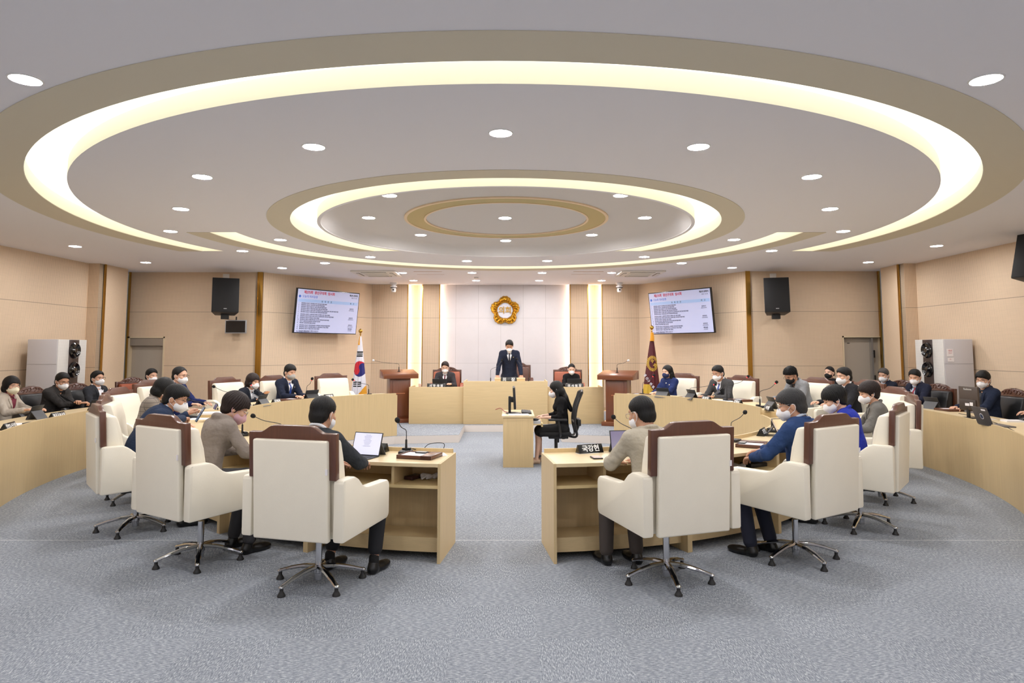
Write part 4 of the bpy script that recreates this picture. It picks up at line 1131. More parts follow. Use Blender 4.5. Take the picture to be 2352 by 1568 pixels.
text('의', 0.085, MATS['flag_gold_thread'], cl, (-0.045, -0.175, zpx(829)), (PI/2, R(35), 0), 0.001, 0.002)
text('회', 0.085, MATS['flag_gold_thread'], cl, (0.015, -0.175, zpx(839)), (PI/2, R(35), 0), 0.001, 0.002)
for q, (ch, px_, py_) in enumerate((('주', 1482, 858), ('광', 1486.5, 862), ('산', 1491, 869), ('구', 1494.5, 875), ('의', 1500, 882), ('회', 1505, 889))):
    if q == 0: continue
    pp = at_y(px_-5, py_, 15.0); text(ch, 0.068, M_fw, cl, (pp.x - fp.x, -0.195, pp.z-PZ), (PI/2, R(38), 0), 0.001, 0.002)
bm = B()
for i in range(12):
    a = i/12*2*PI; tube(bm, [(0.022*math.cos(a), -0.03+0.022*math.sin(a), zpx(763)), (0.035*math.cos(a), -0.04+0.03*math.sin(a), zpx(776)), (0.042*math.cos(a)-0.01, -0.05+0.03*math.sin(a), zpx(783))], 0.010, 6)
obj('tassel', bm, M_fy, t)
# ================================================================ PEOPLE
M_skin = [mat('skin_a', (214, 168, 142), rough=0.5, noise=0.05, nscale=30), mat('skin_b', (196, 148, 120), rough=0.5, noise=0.05, nscale=30), mat('skin_c', (224, 182, 158), rough=0.5, noise=0.04, nscale=30)]
M_hairb = mat('hair_black', (13, 12, 13), rough=0.5, spec=0.3, bump=0.25, bscale=30, stretch=(8, 8, 1))
M_hairbr = mat('hair_dark_brown', (34, 22, 20), rough=0.5, spec=0.3, bump=0.25, bscale=30, stretch=(8, 8, 1))
M_hairgr = mat('hair_salt_pepper', (44, 44, 46), rough=0.5, noise=0.5, nscale=110, bump=0.6, bscale=60, stretch=(6, 6, 1))
M_hairg2 = mat('hair_grey', (72, 69, 68), rough=0.5, noise=0.3, nscale=110, bump=0.5, bscale=60, stretch=(6, 6, 1))
M_mask = mat('mask_white', (240, 240, 244), rough=0.8); M_maskc = mat('mask_ivory', (232, 226, 200), rough=0.8); M_maskg = mat('mask_grey', (170, 168, 166), rough=0.8)
M_maskp = mat('mask_pink', (214, 172, 184), rough=0.8); M_maskn = mat('mask_navy', (34, 42, 84), rough=0.8); M_maskb = mat('mask_black', (20, 20, 22), rough=0.8)
M_shirt = mat('shirt_white', (232, 234, 240), rough=0.75); M_shirtb = mat('shirt_light_blue', (184, 196, 214), rough=0.75); M_shirtk = mat('shirt_charcoal', (44, 46, 52), rough=0.8); M_knit = mat('knit_black', (18, 18, 20), rough=0.9)
M_dark = mat('eye_dark', (34, 24, 22), rough=0.4); M_rim = mat('glasses_rim', (40, 36, 38), rough=0.3); M_rims = mat('glasses_silver', (170, 165, 160), rough=0.25, metal=0.8)
M_trk = mat('trousers_black', (26, 27, 32), rough=0.85); M_trn = mat('trousers_navy', (26, 30, 48), rough=0.85); M_trg = mat('trousers_grey', (60, 60, 64), rough=0.85); M_trb = mat('trousers_brown', (70, 62, 58), rough=0.85)
M_shoe = mat('shoe_black', (16, 16, 17), rough=0.3); M_nude = mat('shoe_nude', (206, 176, 150), rough=0.4); M_pin = mat('lapel_pin', (220, 200, 150), rough=0.3, metal=0.6)
def cloth(name, rgb, noise=0.05, ns=260, bump=0.75, bs=8): return mat(name, rgb, rough=0.85, spec=0.2, noise=noise, nscale=ns, bump=bump, bscale=bs, bdist=0.045)
V3 = lambda *a: np.array(a, float)
def unit(v): return v/np.linalg.norm(v)
def hand(g, W, d, up, t, curl=(12, 18, 12), s=1.0, spread=1.0):
    """five separate fingers; t = +1 / -1 gives the thumb side"""
    d = unit(d); up = unit(up - d*np.dot(up, d)); xv = np.cross(d, up)*t          # xv points to the thumb side
    xs = (0.031, 0.0105, -0.0105, -0.030)
    ln = (0.068, 0.076, 0.071, 0.055)
    for i in range(4):
        a = W + xv*xs[i]*0.55*s + d*0.006; b = W + d*(0.086-0.006*abs(i-1))*s + xv*xs[i]*s
        g.cap(a, b, 0.0145*s, 0.0125*s, k=0.008)
        p = b; ang = 0.0; dirx = d + xv*(xs[i]*3.2*spread)
        for j, fr in enumerate((0.44, 0.31, 0.25)):
            ang += R(curl[j]*(1+0.15*i))
            v = unit(dirx)*math.cos(ang) - up*math.sin(ang); q = p + v*ln[i]*fr*s
            g.cap(p, q, (0.0088-0.0006*j)*s, (0.0083-0.0008*j)*s, k=0.002); p = q
    b0 = W + d*0.020*s + xv*0.020*s - up*0.006*s; b1 = b0 + (d*0.034 + xv*0.030 - up*0.008)*s; b2 = b1 + (d*0.030 + xv*0.010 - up*0.006)*s; b3 = b2 + (d*0.022 + xv*0.001 - up*0.006)*s
    g.cap(b0, b1, 0.015*s, 0.011*s, k=0.008); g.cap(b1, b2, 0.0105*s, 0.0095*s, k=0.002); g.cap(b2, b3, 0.0095*s, 0.008*s, k=0.002)
def ik(S, W, l1, l2, hint):
    d = W-S; L_ = np.linalg.norm(d); mx = l1+l2-0.004
    if L_ > mx: W = S + d/L_*mx; d = W-S; L_ = mx
    if L_ < 0.12: L_ = 0.12
    u = d/np.linalg.norm(d); a = (l1*l1-l2*l2+L_*L_)/(2*L_); h = math.sqrt(max(l1*l1-a*a, 1e-6))
    p = hint - u*np.dot(hint, u); p = unit(p)
    return S + u*a + p*h, W
HAIR = {
 'short': dict(c=(0, -0.013, 0.038), r=(0.0855, 0.103, 0.094), ys=[-.13, -.055, -.030, -.018, .004, .018, .05, .075, .12], zs=[-.094, -.084, -.050, .000, -.014, .012, .050, .070, .076], noise=0.0013, freq=125, puff=(0.074, 0.090, 0.067, 0.064)),
 'thin': dict(c=(0, -0.014, 0.035), r=(0.0855, 0.1035, 0.0925), ys=[-.13, -.055, -.030, -.018, .004, .02, .05, .075, .12], zs=[-.090, -.080, -.045, .004, -.010, .018, .060, .082, .094], noise=0.0013, freq=125),
 'fringe': dict(c=(0, -0.010, 0.040), r=(0.087, 0.106, 0.097), ys=[-.13, -.055, -.030, -.018, .004, .02, .05, .08, .13], zs=[-.094, -.084, -.050, .000, -.016, .004, .034, .046, .048], noise=0.0015, freq=120, puff=(0.076, 0.096, 0.062, 0.060)),
 'wave': dict(c=(0, -0.010, 0.044), r=(0.087, 0.104, 0.096), ys=[-.13, -.055, -.030, -.018, .004, .02, .05, .08, .13], zs=[-.094, -.084, -.050, .000, -.014, .006, .040, .058, .064], noise=0.0030, freq=60, puff=(0.074, 0.094, 0.066, 0.066)),
 'curly': dict(c=(0, -0.012, 0.042), r=(0.090, 0.110, 0.101), ys=[-.13, -.05, -.026, .0, .02, .05, .075, .12], zs=[-.06, -.055, -.02, .012, .025, .047, .056, .060], noise=0.007, freq=95),
 'shortf': dict(c=(0, -0.018, 0.034), r=(0.097, 0.118, 0.104), ys=[-.15, -.05, -.02, .008, .03, .06, .13], zs=[-.094, -.086, -.062, -.046, .004, .036, .048], noise=0.0022, freq=110),
 'bob': dict(c=(0, -0.014, 0.022), r=(0.096, 0.115, 0.112), ys=[-.15, -.03, .0, .025, .05, .08, .13], zs=[-.125, -.115, -.105, -.085, .010, .036, .042], bulk=True),
 'long': dict(c=(0, -0.016, 0.026), r=(0.0925, 0.106, 0.100), ys=[-.15, -.03, .0, .025, .045, .075, .13], zs=[-.125, -.115, -.105, -.06, .022, .058, .070], bulk=True, drape=True),
 'bun': dict(c=(0, -0.014, 0.032), r=(0.082, 0.101, 0.091), ys=[-.13, -.05, -.026, .0, .02, .05, .075, .12], zs=[-.070, -.060, -.03, .008, .030, .056, .070, .074]),
}
HEADS = []
def person(label, p, rz, z=0.0, seat=0.50, lean=10, slump=8, hp=18, hy=0, hr=0, LW=(-0.16, 0.46, 0.86), RW=(0.16, 0.46, 0.86), fem=False, s=1.0,
           top=(40, 44, 60), tops=None, hair='short', hairm=None, skin=0, mask=None, glasses=None, shirt=None, tie=None, suit=True, trm=None,
           legs=False, ankle=0.93, stand=False, skirt=False, vox=0.0055, lh=None, rh=None, curl=(14, 22, 14), collar=True, hood=False, pin=False, elbow_out=0.5,
           foot=((-0.13, 0.42), (0.13, 0.42)), sleeve=1.0, hipx=0.0, wide=1.0, buttons=False, twist=0, lup=None, rup=None, necklace=False, jmat=None):
    if fem: s *= 0.93
    w = (0.90 if fem else 1.0)*s*wide
    u = lambda a: V3(0, math.sin(R(a)), math.cos(R(a))); f = lambda a: V3(0, math.cos(R(a)), -math.sin(R(a)))
    hz = (0.93*s if stand else seat + 0.085)
    P0 = V3(hipx, 0, hz); P1 = P0 + 0.20*s*u(lean*0.6); P2 = P1 + 0.19*s*u(lean); P3 = P2 + 0.135*s*u(lean+slump)
    nl = (lean+slump)*0.6 + hp*0.4
    P4 = P3 + 0.085*s*u(nl)
    cy_, sy_ = math.cos(R(hy)), math.sin(R(hy)); cp, sp_ = math.cos(R(hp)), math.sin(R(hp)); cr, sr = math.cos(R(hr)), math.sin(R(hr))
    Rz_ = np.array([[cy_, -sy_, 0], [sy_, cy_, 0], [0, 0, 1]]); Rx_ = np.array([[1, 0, 0], [0, cp, sp_], [0, -sp_, cp]]); Ry_ = np.array([[cr, 0, sr], [0, 1, 0], [-sr, 0, cr]])
    Rh = Rz_ @ Rx_ @ Ry_
    hs = 1.02 if fem else 1.06
    HO = P4 + Rh @ V3(0, 0.022, 0.068)*hs
    H = lambda x, y, z_: HO + Rh @ (V3(x, y, z_)*hs)
    ct, st_ = math.cos(R(twist)), math.sin(R(twist)); X = V3(ct, st_, 0)
    U = u(lean+slump); F_ = unit(np.cross(U, X))*1.0
    Sc = P3 - 0.045*U - 0.006*F_; SL = Sc - X*0.158*w; SR = Sc + X*0.158*w
    LW = np.array(LW, float); RW = np.array(RW, float)
    EL, LW = ik(SL, LW, 0.275*s, 0.25*s, V3(-elbow_out, -0.35, -1)); ER, RW = ik(SR, RW, 0.275*s, 0.25*s, V3(elbow_out, -0.35, -1))
    dl = unit(LW-EL) if lh is None else unit(V3(*lh)); dr = unit(RW-ER) if rh is None else unit(V3(*rh))
    ul = V3(0, 0.1, 1) if lup is None else V3(*lup); ur = V3(0, 0.1, 1) if rup is None else V3(*rup)
    # ---- legs
    if stand:
        hipj = [P0 + V3(q*0.09, 0, -0.03) for q in (-1, 1)]; kn = [V3(q*0.11, 0.02, 0.50*s) for q in (-1, 1)]; an = [V3(q*0.12, -0.02, 0.09) for q in (-1, 1)]
    else:
        hipj = [P0 + V3(q*0.085, 0.02, -0.005) for q in (-1, 1)]; kn = []; an = []
        for q, ft in zip((-1, 1), foot):
            an.append(V3(ft[0], ft[1], 0.085)); kn.append(V3(ft[0]*0.95, 0.43*s, seat+0.055))
    # ---- skin body, one continuous surface
    pts = [P0, P3, LW + dl*0.2, RW + dr*0.2, HO + V3(0, 0, 0.16), HO + V3(0, 0.13, 0), HO - V3(0, 0.14, 0), EL, ER, SL - X*.08, SR + X*.08, P0 - V3(0.16, 0.12, 0.03), P0 + V3(0.16, 0.12, 0)]
    if legs: pts += [k_ - V3(0.12, 0.1, 0) for k_ in an] + [k_ + V3(0.12, 0.25, -0.08) for k_ in an] + [k_ + V3(0, 0.1, 0) for k_ in kn]
    pts = np.array(pts); g = Grid(pts.min(0)-0.02, pts.max(0)+0.02, vox)
    g.ell(H(0, -0.012, 0.035), V3(0.0745, 0.0935, 0.085)*hs, Rh)
    g.ell(H(0, 0.018, -0.030), V3(0.0625, 0.074, 0.080)*hs, Rh, k=0.03)
    for q in (-1, 1):
        g.cap(H(q*0.046, 0.004, -0.055), H(q*0.008, 0.062, -0.088), 0.022*hs, 0.021*hs, k=0.022)
        g.ell(H(q*0.0765, -0.010, -0.010), V3(0.010, 0.020, 0.031)*hs, Rh, k=0.006)
        g.ell(H(q*0.040, 0.066, -0.022), V3(0.024, 0.022, 0.020)*hs, Rh, k=0.02)
    g.cap(H(-0.034, 0.072, 0.030), H(0.034, 0.072, 0.030), 0.0125*hs, k=0.02)
    g.cap(H(0, 0.086, 0.008), H(0, 0.103, -0.026), 0.008*hs, 0.0125*hs, k=0.012)
    g.ell(H(0, 0.088, -0.058), V3(0.024, 0.010, 0.010)*hs, Rh, k=0.01)
    g.cap(H(0, -0.022, -0.03), P3 - 0.01*U, 0.054*s*(0.88 if fem else 1), 0.062*s*(0.88 if fem else 1), k=0.025)
    g.cap(P3 - 0.03*U, P2, 0.085*w, 0.12*w, n=F_, sq=1.6, k=0.04); g.cap(P2, P0, 0.12*w, 0.12*w, n=F_, sq=1.5, k=0.03)
    g.cap(SL + X*0.02, SR - X*0.02, 0.043*s, k=0.04)
    for S_, E_, W_, d_, t_, up_ in ((SL, EL, LW, dl, 1, ul), (SR, ER, RW, dr, -1, ur)):
        g.cap(S_, E_, 0.044*s, 0.036*s, k=0.02); g.cap(E_, W_, 0.036*s, 0.0245*s, k=0.01)
        hand(g, W_, d_, up_, t_, curl, s*(0.94 if fem else 1.0))
    if legs:
        for h_, k_, a_ in zip(hipj, kn, an):
            g.cap(h_, k_, (0.070 if skirt else 0.055)*s, 0.050*s, k=0.02)
            c1 = k_+(a_-k_)*0.35 + (V3(0, -0.015, 0) if skirt else V3(0, 0, 0))
            g.cap(k_, c1, 0.046*s, 0.048*s, k=0.01); g.cap(c1, a_, 0.046*s, 0.031*s, k=0.01)
            if skirt: g.cap(a_ + V3(0, 0, -0.03), a_ + V3(0, 0.14, -0.055), 0.030*s, 0.022*s, k=0.02)
    P_, Q_ = g.mesh()
    root = obj('person', np_mesh('person', P_, Q_), M_skin[skin], None, sharp=None, loc=(p[0], p[1], z), rot=(0, 0, rz))
    setp(root, label, 'person')
    bvh_body = BVHTree.FromPolygons(P_.tolist(), Q_.tolist())
    # ---- jacket / top
    jm = jmat or cloth('cloth_%d_%d_%d' % tuple(top), top)
    vx = max(vox*1.25, 0.0055)
    pts = np.array([P0 - V3(0.24, 0.2, 0.10), P0 + V3(0.24, 0.2, 0), P3 + V3(0.1, 0.1, 0.1), P3 - V3(0.1, 0.14, 0), LW, RW, EL, ER, SL - X*.09, SR + X*.09, SL - F_*.1, SR + F_*.14])
    g = Grid(pts.min(0)-0.07, pts.max(0)+0.07, vx)
    bl = 0.155 if fem else 0.165
    g.cap(P0 - V3(0, 0, 0.02 if not stand else 0.10), P1, (bl+0.012)*w, (bl-0.012)*w, n=F_, sq=1.32, k=0.03)
    g.cap(P1, P2 + 0.02*U, (bl-0.012)*w, (bl+0.008)*w, n=F_, sq=1.38, k=0.04)
    g.cap(P2 - X*0.07*w + 0.05*U, P2 + X*0.07*w + 0.05*U, 0.112*s, n=F_, sq=1.12, k=0.05)
    if fem:
        for q in (-1, 1): g.ell(P2 + X*q*0.065 + F_*0.085 - U*0.01, (0.06, 0.05, 0.06), k=0.04)
    g.cap(SL, SR, 0.054*s, k=0.05)
    for S_ in (SL, SR): g.cap(P3 - 0.012*U, S_ + 0.012*U, 0.050*s, 0.050*s, k=0.03)
    rng = random.Random(int(abs(p[0])*1000))
    for S_, E_, W_ in ((SL, EL, LW), (SR, ER, RW)):
        WS = E_ + (W_-E_)*(0.93*sleeve if sleeve == 1.0 else sleeve)
        g.cap(S_, E_, 0.064*w, 0.052*s, k=0.03); g.cap(E_, WS, 0.053*s, 0.041*s, k=0.012)
        ax = unit(E_-S_)
        for m_ in range(4):                                # fold ridges along the sleeve
            c_ = S_ + (E_-S_)*(0.55+0.13*m_) + V3(rng.uniform(-.01, .01), rng.uniform(-.01, .01), 0); tdir = unit(np.cross(ax, V3(rng.uniform(-1, 1), 0.3, rng.uniform(-1, 1))))
            g.cap(c_ - tdir*0.032 + ax*0.012, c_ + tdir*0.032 - ax*0.012, 0.0275*s, 0.0275*s, k=0.018)
        ax2 = unit(WS-E_)
        for m_ in range(3):
            c_ = E_ + (WS-E_)*(0.12+0.2*m_); tdir = unit(np.cross(ax2, V3(rng.uniform(-1, 1), 0.3, rng.uniform(-1, 1)))); g.cap(c_ - tdir*0.026, c_ + tdir*0.026, 0.024*s, k=0.014)
        g.cut(WS + unit(W_-E_)*0.0, unit(W_-E_)) if False else None
    T3 = lambda x, y, z_: P3 + X*x*s + F_*y*s + U*z_*s
    if collar:
        pa = smooth_path([T3(0.028, 0.112, -0.17), T3(0.052, 0.088, -0.08), T3(0.082, 0.03, 0.0), T3(0.054, -0.056, 0.028), T3(0, -0.076, 0.034), T3(-0.054, -0.056, 0.028), T3(-0.082, 0.03, 0.0), T3(-0.052, 0.088, -0.08), T3(-0.028, 0.112, -0.17)], 3)
        pa = [np.array(v) for v in pa]
        for a_, b_ in zip(pa, pa[1:]): g.cap(a_, b_, 0.0165*s, k=0.004)
    if collar:
        gc = [T3(0, 0.035, 0.07), T3(0, 0.10, -0.005), T3(0, 0.165, -0.10)]
        for (c0, c1, r0_, r1_) in ((gc[0], gc[1], 0.060, 0.050), (gc[1], gc[2], 0.050, 0.012)):
            g2 = Grid(g.lo + 2*g.h, g.lo + (g.n-4)*g.h, g.h); g2.n = g.n; g2.F = np.full(g.F.shape, 1.0, np.float32); g2.lo = g.lo
            g2.cap(c0, c1, r0_, r1_); g.F = np.maximum(g.F, -g2.F)
    if hood:
        for q in range(14):
            a_ = PI*(0.05+0.9*q/13)+PI; b_ = PI*(0.05+0.9*(q+1)/13)+PI
            g.cap(T3(0.095*math.cos(a_), 0.085*math.sin(a_)+0.0, 0.02), T3(0.095*math.cos(b_), 0.085*math.sin(b_)+0.0, 0.02), 0.022, k=0.02)
    P_, Q_ = g.mesh()
    jk = obj('jacket' if suit else 'top', np_mesh('jacket', P_, Q_), jm, root, sharp=None)
    bvh = BVHTree.FromPolygons(P_.tolist(), Q_.tolist())
    def drape(name, rows, m, off=0.004, parent=jk, thick=0.004):
        """rows: list of (z along torso from the neck base, centre x, half width)"""
        bm = bmesh.new(); G = []
        for (zz, cx_, hw) in rows:
            row = []
            for i in range(7):
                x_ = cx_ + hw*(-1+2*i/6); o_ = T3(x_, 0.5, zz)
                hit = bvh.ray_cast(Vector(o_), Vector(-F_), 1.0)
                q_ = Vector(hit[0]) + Vector(F_)*off if hit[0] is not None else Vector(T3(x_, 0.10, zz))
                row.append(bm.verts.new(q_))
            G.append(row)
        for a_, b_ in zip(G, G[1:]):
            for i in range(6): bm.faces.new((a_[i], b_[i], b_[i+1], a_[i+1]))
        r_ = bmesh.ops.extrude_face_region(bm, geom=bm.faces[:])
        for v in [q for q in r_['geom'] if isinstance(q, bmesh.types.BMVert)]: v.co += Vector(F_)*thick
        bmesh.ops.recalc_face_normals(bm, faces=bm.faces[:])
        return obj(name, bm, m, parent, sharp=40)
    if shirt is not None:
        n_ = 12
        drape('shirt', [(-0.03-0.19*i/n_, 0, 0.050*(1-i/n_)+0.004) for i in range(n_+1)], shirt, 0.002)
        gg = Grid(T3(0, 0, 0)-0.12, T3(0, 0, 0)+0.12, 0.0045)
        for q in range(22):
            a_ = 2*PI*q/22; b_ = 2*PI*(q+1)/22
            gg.cap(T3(0.064*math.cos(a_), 0.060*math.sin(a_)+0.006, 0.036-0.036*math.sin(a_)), T3(0.064*math.cos(b_), 0.060*math.sin(b_)+0.006, 0.036-0.036*math.sin(b_)), 0.0125, k=0.004)
        for q in (-1, 1): gg.cap(T3(q*0.02, 0.062, 0.0), T3(q*0.042, 0.078, -0.035), 0.009, 0.006, k=0.01)
        a_, b_ = gg.mesh(); obj('shirt_collar', np_mesh('shirt_collar', a_, b_), shirt, root, sharp=None)
    if tie is not None:
        drape('tie', [(-0.014, 0, 0.017), (-0.035, 0, 0.013)] + [(-0.04-0.18*i/8, 0, 0.012+0.010*i/8 if i < 7 else 0.012) for i in range(9)], tie, 0.009, thick=0.006)
    if suit and collar:
        for q in (-1, 1):
            drape('lapel', [(-0.015-0.215*i/8, q*(0.066*(1-i/8)+0.016), 0.020*(0.5+0.5*math.sin(PI*min(1, (i+2)/8)))) for i in range(9)], jm, 0.004, thick=0.005)
    if pin: 
        hit = bvh.ray_cast(Vector(T3(-0.085, 0.5, -0.09)), Vector(-F_), 1.0)
        if hit[0] is not None: bm = B(); ball(bm, hit[0], 0.011, 10); obj('lapel_badge', bm, M_pin, jk)
    if buttons:
        bm = B()
        for zz in (-0.06, -0.20):
            hit = bvh.ray_cast(Vector(T3(0.0, 0.5, zz)), Vector(-F_), 1.0)
            if hit[0] is not None: bm = B(); ball(bm, hit[0], 0.012, 10); obj('button', bm, M_mask, jk)
    # ---- trousers and shoes
    tm = trm or M_trk
    lo = np.minimum.reduce([*hipj, *kn, *an]); hi = np.maximum.reduce([*hipj, *kn, *an])
    g = Grid(lo-0.13, hi+0.13, 0.010)
    g.cap(P0 - V3(0.07, 0, 0.01), P0 + V3(0.07, 0, -0.01), 0.115*s, k=0.03)
    if skirt:
        for h_, k_ in zip(hipj, kn): g.cap(h_, k_*0.9 + h_*0.1, 0.092*s, 0.082*s, k=0.06)
        g.cap(kn[0]*0.9+hipj[0]*0.1, kn[1]*0.9+hipj[1]*0.1, 0.075, k=0.04)
    else:
        for h_, k_, a_ in zip(hipj, kn, an):
            e_ = k_ + (a_-k_)*(ankle if legs else 0.95)
            g.cap(h_, k_, 0.090*s, 0.068*s, k=0.04); g.cap(k_, e_, 0.066*s, 0.055*s, k=0.02)
    a_, b_ = g.mesh(); obj('skirt' if skirt else 'trousers', np_mesh('trousers', a_, b_), tm, root, sharp=None)
    for q, a_ in enumerate(an):
        g = Grid(a_ - V3(0.07, 0.10, 0.09), a_ + V3(0.07, 0.24, 0.05), 0.006)
        base = a_ - V3(0, 0, 0.085)
        g.ell(base + V3(0, 0.12, 0.028), (0.046, 0.10, 0.036), k=0.02); g.cap(base + V3(0, -0.02, 0.035), base + V3(0, 0.10, 0.03), 0.036, 0.032, k=0.02)
        if not skirt: g.cap(base + V3(0, -0.012, 0.04), base + V3(0, -0.004, 0.072), 0.040, 0.040, k=0.02)
        else: g.cap(base + V3(0, -0.045, 0.03), base + V3(0, -0.045, 0.0), 0.012, 0.010, k=0.01)
        g.cut(base + V3(0, 0, 0.001), (0, 0, -1))
        c_, d_ = g.mesh(); obj('shoe', np_mesh('shoe', c_, d_), M_nude if skirt else M_shoe, root, sharp=None)
    if legs and not skirt:
        for a_ in an:
            g = Grid(a_ - 0.08, a_ + V3(0.08, 0.08, 0.14), 0.006); g.cap(a_ - V3(0, 0, 0.03), a_ + V3(0, 0, 0.03), 0.040, 0.038); c_, d_ = g.mesh(); obj('sock', np_mesh('sock', c_, d_), M_knit, root, sharp=None)
    # ---- hair
    hm = hairm or M_hairb; hd = HAIR[hair]
    ext = 0.16 if not hd.get('drape') else 0.50
    g = Grid(HO - V3(0.20, 0.26 if hd.get('drape') else 0.17, ext), HO + V3(0.20, 0.20, 0.17), min(vox, 0.005))
    c_ = hd['c']
    def clip(x, y, z_, c_=c_, hd=hd):
        yy = (y/hs + c_[1])
        xx = x/hs
        th = np.arctan2(xx, yy - 0.0)
        jag = 0.012*np.sin(th*2.1+0.9)*np.clip((yy-0.03)/0.03, 0, 1) + 0.0045*np.sin(th*31) + 0.0040*np.sin(th*53+1)
        return (np.interp(yy, hd['ys'], hd['zs']) + jag - (z_/hs + c_[2]))*0.85
    g.ell(H(*c_), V3(*hd['r'])*hs, Rh, clip=clip, noise=hd.get('noise', 0.0009), freq=hd.get('freq', 170.0))
    if not hd.get('bulk'):
        def clip4(x, y, z_, hd=hd):
            yy = y/hs - 0.046; xx = x/hs; th = np.arctan2(xx, yy)
            return np.maximum((np.interp(yy, hd['ys'], hd['zs']) + 0.003*np.sin(th*31) + 0.003*np.sin(th*53+1) - (z_/hs - 0.022))*0.85, yy + 0.022 + 0*xx)
        g.ell(H(0, -0.046, -0.022), V3(0.0745, 0.0640, 0.078)*hs, Rh, clip=clip4, noise=0.0010, freq=115, k=0.012)
    if hd.get('puff'):
        pf_ = hd['puff']
        def clip3(x, y, z_, pf_=pf_, hd=hd):
            yy = y/hs + 0.010; th = np.arctan2(x, yy)
            return (np.interp(yy, hd['ys'], hd['zs']) + 0.012*np.sin(th*2.1+0.9)*np.clip((yy-0.03)/0.03, 0, 1) + 0.0045*np.sin(th*31) + 0.0040*np.sin(th*53+1) - (z_/hs + pf_[3]))*0.85
        g.ell(H(0, 0.010, pf_[3]), V3(*pf_[:3])*hs, Rh, clip=clip3, noise=0.0011, freq=115, k=0.014)
    if hd.get('bulk'):
        def clip2(x, y, z_): return np.maximum(-0.055-(z_), (y-0.052) + 0*x)
        g.ell(H(0, -0.040, -0.050), V3(0.093, 0.085, 0.085)*hs, Rh, clip=clip2, noise=0.0015, k=0.01)
    if hd.get('drape'):
        g.cap(H(0, -0.050, -0.02), P3 - F_*0.070 - U*0.02, 0.086, 0.092, n=F_, sq=1.6, k=0.03)
        g.cap(P3 - F_*0.070 - U*0.02, P2 - F_*0.125 - U*0.06, 0.092, 0.060, n=F_, sq=1.9, k=0.03)
        for q in (-1, 1):
            g.cap(H(q*0.074, -0.012, -0.04), P3 + X*q*0.080 + F_*0.03 - U*0.03, 0.024, 0.028, k=0.02); g.cap(P3 + X*q*0.080 + F_*0.03 - U*0.03, P3 + X*q*0.090 + F_*0.10 - U*0.20, 0.028, 0.020, k=0.02)
    if hair == 'bun': g.ell(H(0, -0.115, 0.01), (0.035, 0.035, 0.035), Rh, k=0.015)
    # keep the face clear
    if not hd.get('drape'): pass
    g.ell(H(0, 0.045, -0.035), V3(0.064, 0.085, 0.075)*hs, Rh, sub=True)
    a_, b_ = g.mesh(); obj('hair', np_mesh('hair', a_, b_), hm, root, sharp=None)
    # ---- face details, laid on the skin surface
    fd = Vector(Rh @ V3(0, -1, 0))
    def onface(x, z_, off=0.001):
        o_ = Vector(H(x, 0.3, z_)); hit = bvh_body.ray_cast(o_, fd, 0.5)
        return (Vector(hit[0]) if hit[0] is not None else Vector(H(x, 0.085, z_))) - fd*off
    for q in (-1, 1):
        bm = B(); bb = B()
        tube(bm, [onface(q*(0.031+dx), 0.006 + dz) for dx, dz in ((-0.013, 0.0), (-0.005, 0.0035), (0.006, 0.0035), (0.014, 0.0005))], [0.0012, 0.0030, 0.0030, 0.0012], 6)
        tube(bb, [onface(q*(0.032+dx), 0.026 + dz) for dx, dz in ((-0.016, 0.0), (-0.004, 0.004), (0.008, 0.004), (0.018, -0.002))], [0.0018, 0.0030, 0.0028, 0.0012], 6)
        obj('eye', bm, M_dark, root); obj('eyebrow', bb, hm if hm is not M_hairg2 else M_hairgr, root)
    if glasses:
        bm = B(); gy = 0.105
        for q in (-1, 1):
            c0 = V3(q*0.033, gy, 0.004); pth = []
            for i in range(17):
                a_ = 2*PI*i/16; pth.append(H(c0[0] + 0.026*np.sign(math.cos(a_))*abs(math.cos(a_))**0.7, c0[1] - 0.10*max(0, abs(c0[0] + 0.026*math.cos(a_))-0.035)**1.0, c0[2] + 0.0175*np.sign(math.sin(a_))*abs(math.sin(a_))**0.7))
            tube(bm, pth, 0.0017, 6)
            tube(bm, [H(q*0.060, gy-0.003, 0.012), H(q*0.073, 0.07, 0.013), H(q*0.083, -0.005, 0.014), H(q*0.082, -0.03, 0.002)], 0.0018, 6)
        tube(bm, [H(-0.008, gy+0.002, 0.009), H(0.008, gy+0.002, 0.009)], 0.0016, 6)
        obj('glasses', bm, glasses, root)
    if mask is not None:
        g = Grid(HO - 0.16, HO + 0.16, 0.0040)
        def mclip(x, y, z_):
            zz = z_/hs - 0.050; yy = y/hs + 0.044; xx = np.abs(x)/hs
            top_ = -0.008 + 0.0 - 0.22*np.maximum(xx-0.012, 0)
            return np.maximum(np.maximum(zz - top_, (-0.105) - zz), 0.020 + 0*xx - yy)
        g.ell(H(0, 0.044, -0.050), V3(0.0665, 0.0775, 0.058)*hs, Rh, clip=mclip)
        g.cap(H(0, 0.108, -0.016), H(0, 0.117, -0.050), 0.008, 0.008, k=0.026); g.cap(H(0, 0.117, -0.050), H(0, 0.090, -0.092), 0.010, 0.016, k=0.030)
        a_, b_ = g.mesh(); mk = obj('face_mask', np_mesh('face_mask', a_, b_), mask, root, sharp=None)
        for q in (-1, 1):
            bm = B()
            tube(bm, smooth_path([H(q*0.058, 0.040, -0.030), H(q*0.076, 0.008, -0.004), H(q*0.085, -0.012, 0.012), H(q*0.088, -0.026, -0.006), H(q*0.080, -0.018, -0.036), H(q*0.066, 0.020, -0.062), H(q*0.054, 0.040, -0.078)], 4), 0.0021, 6)
            obj('ear_loop', bm, mask, mk)
    Mw = Matrix.Translation((p[0], p[1], z)) @ Matrix.Rotation(rz, 4, 'Z')
    HEADS.append((label, Mw @ Vector(HO), Mw @ Vector(H(0, 0, 0.125))))
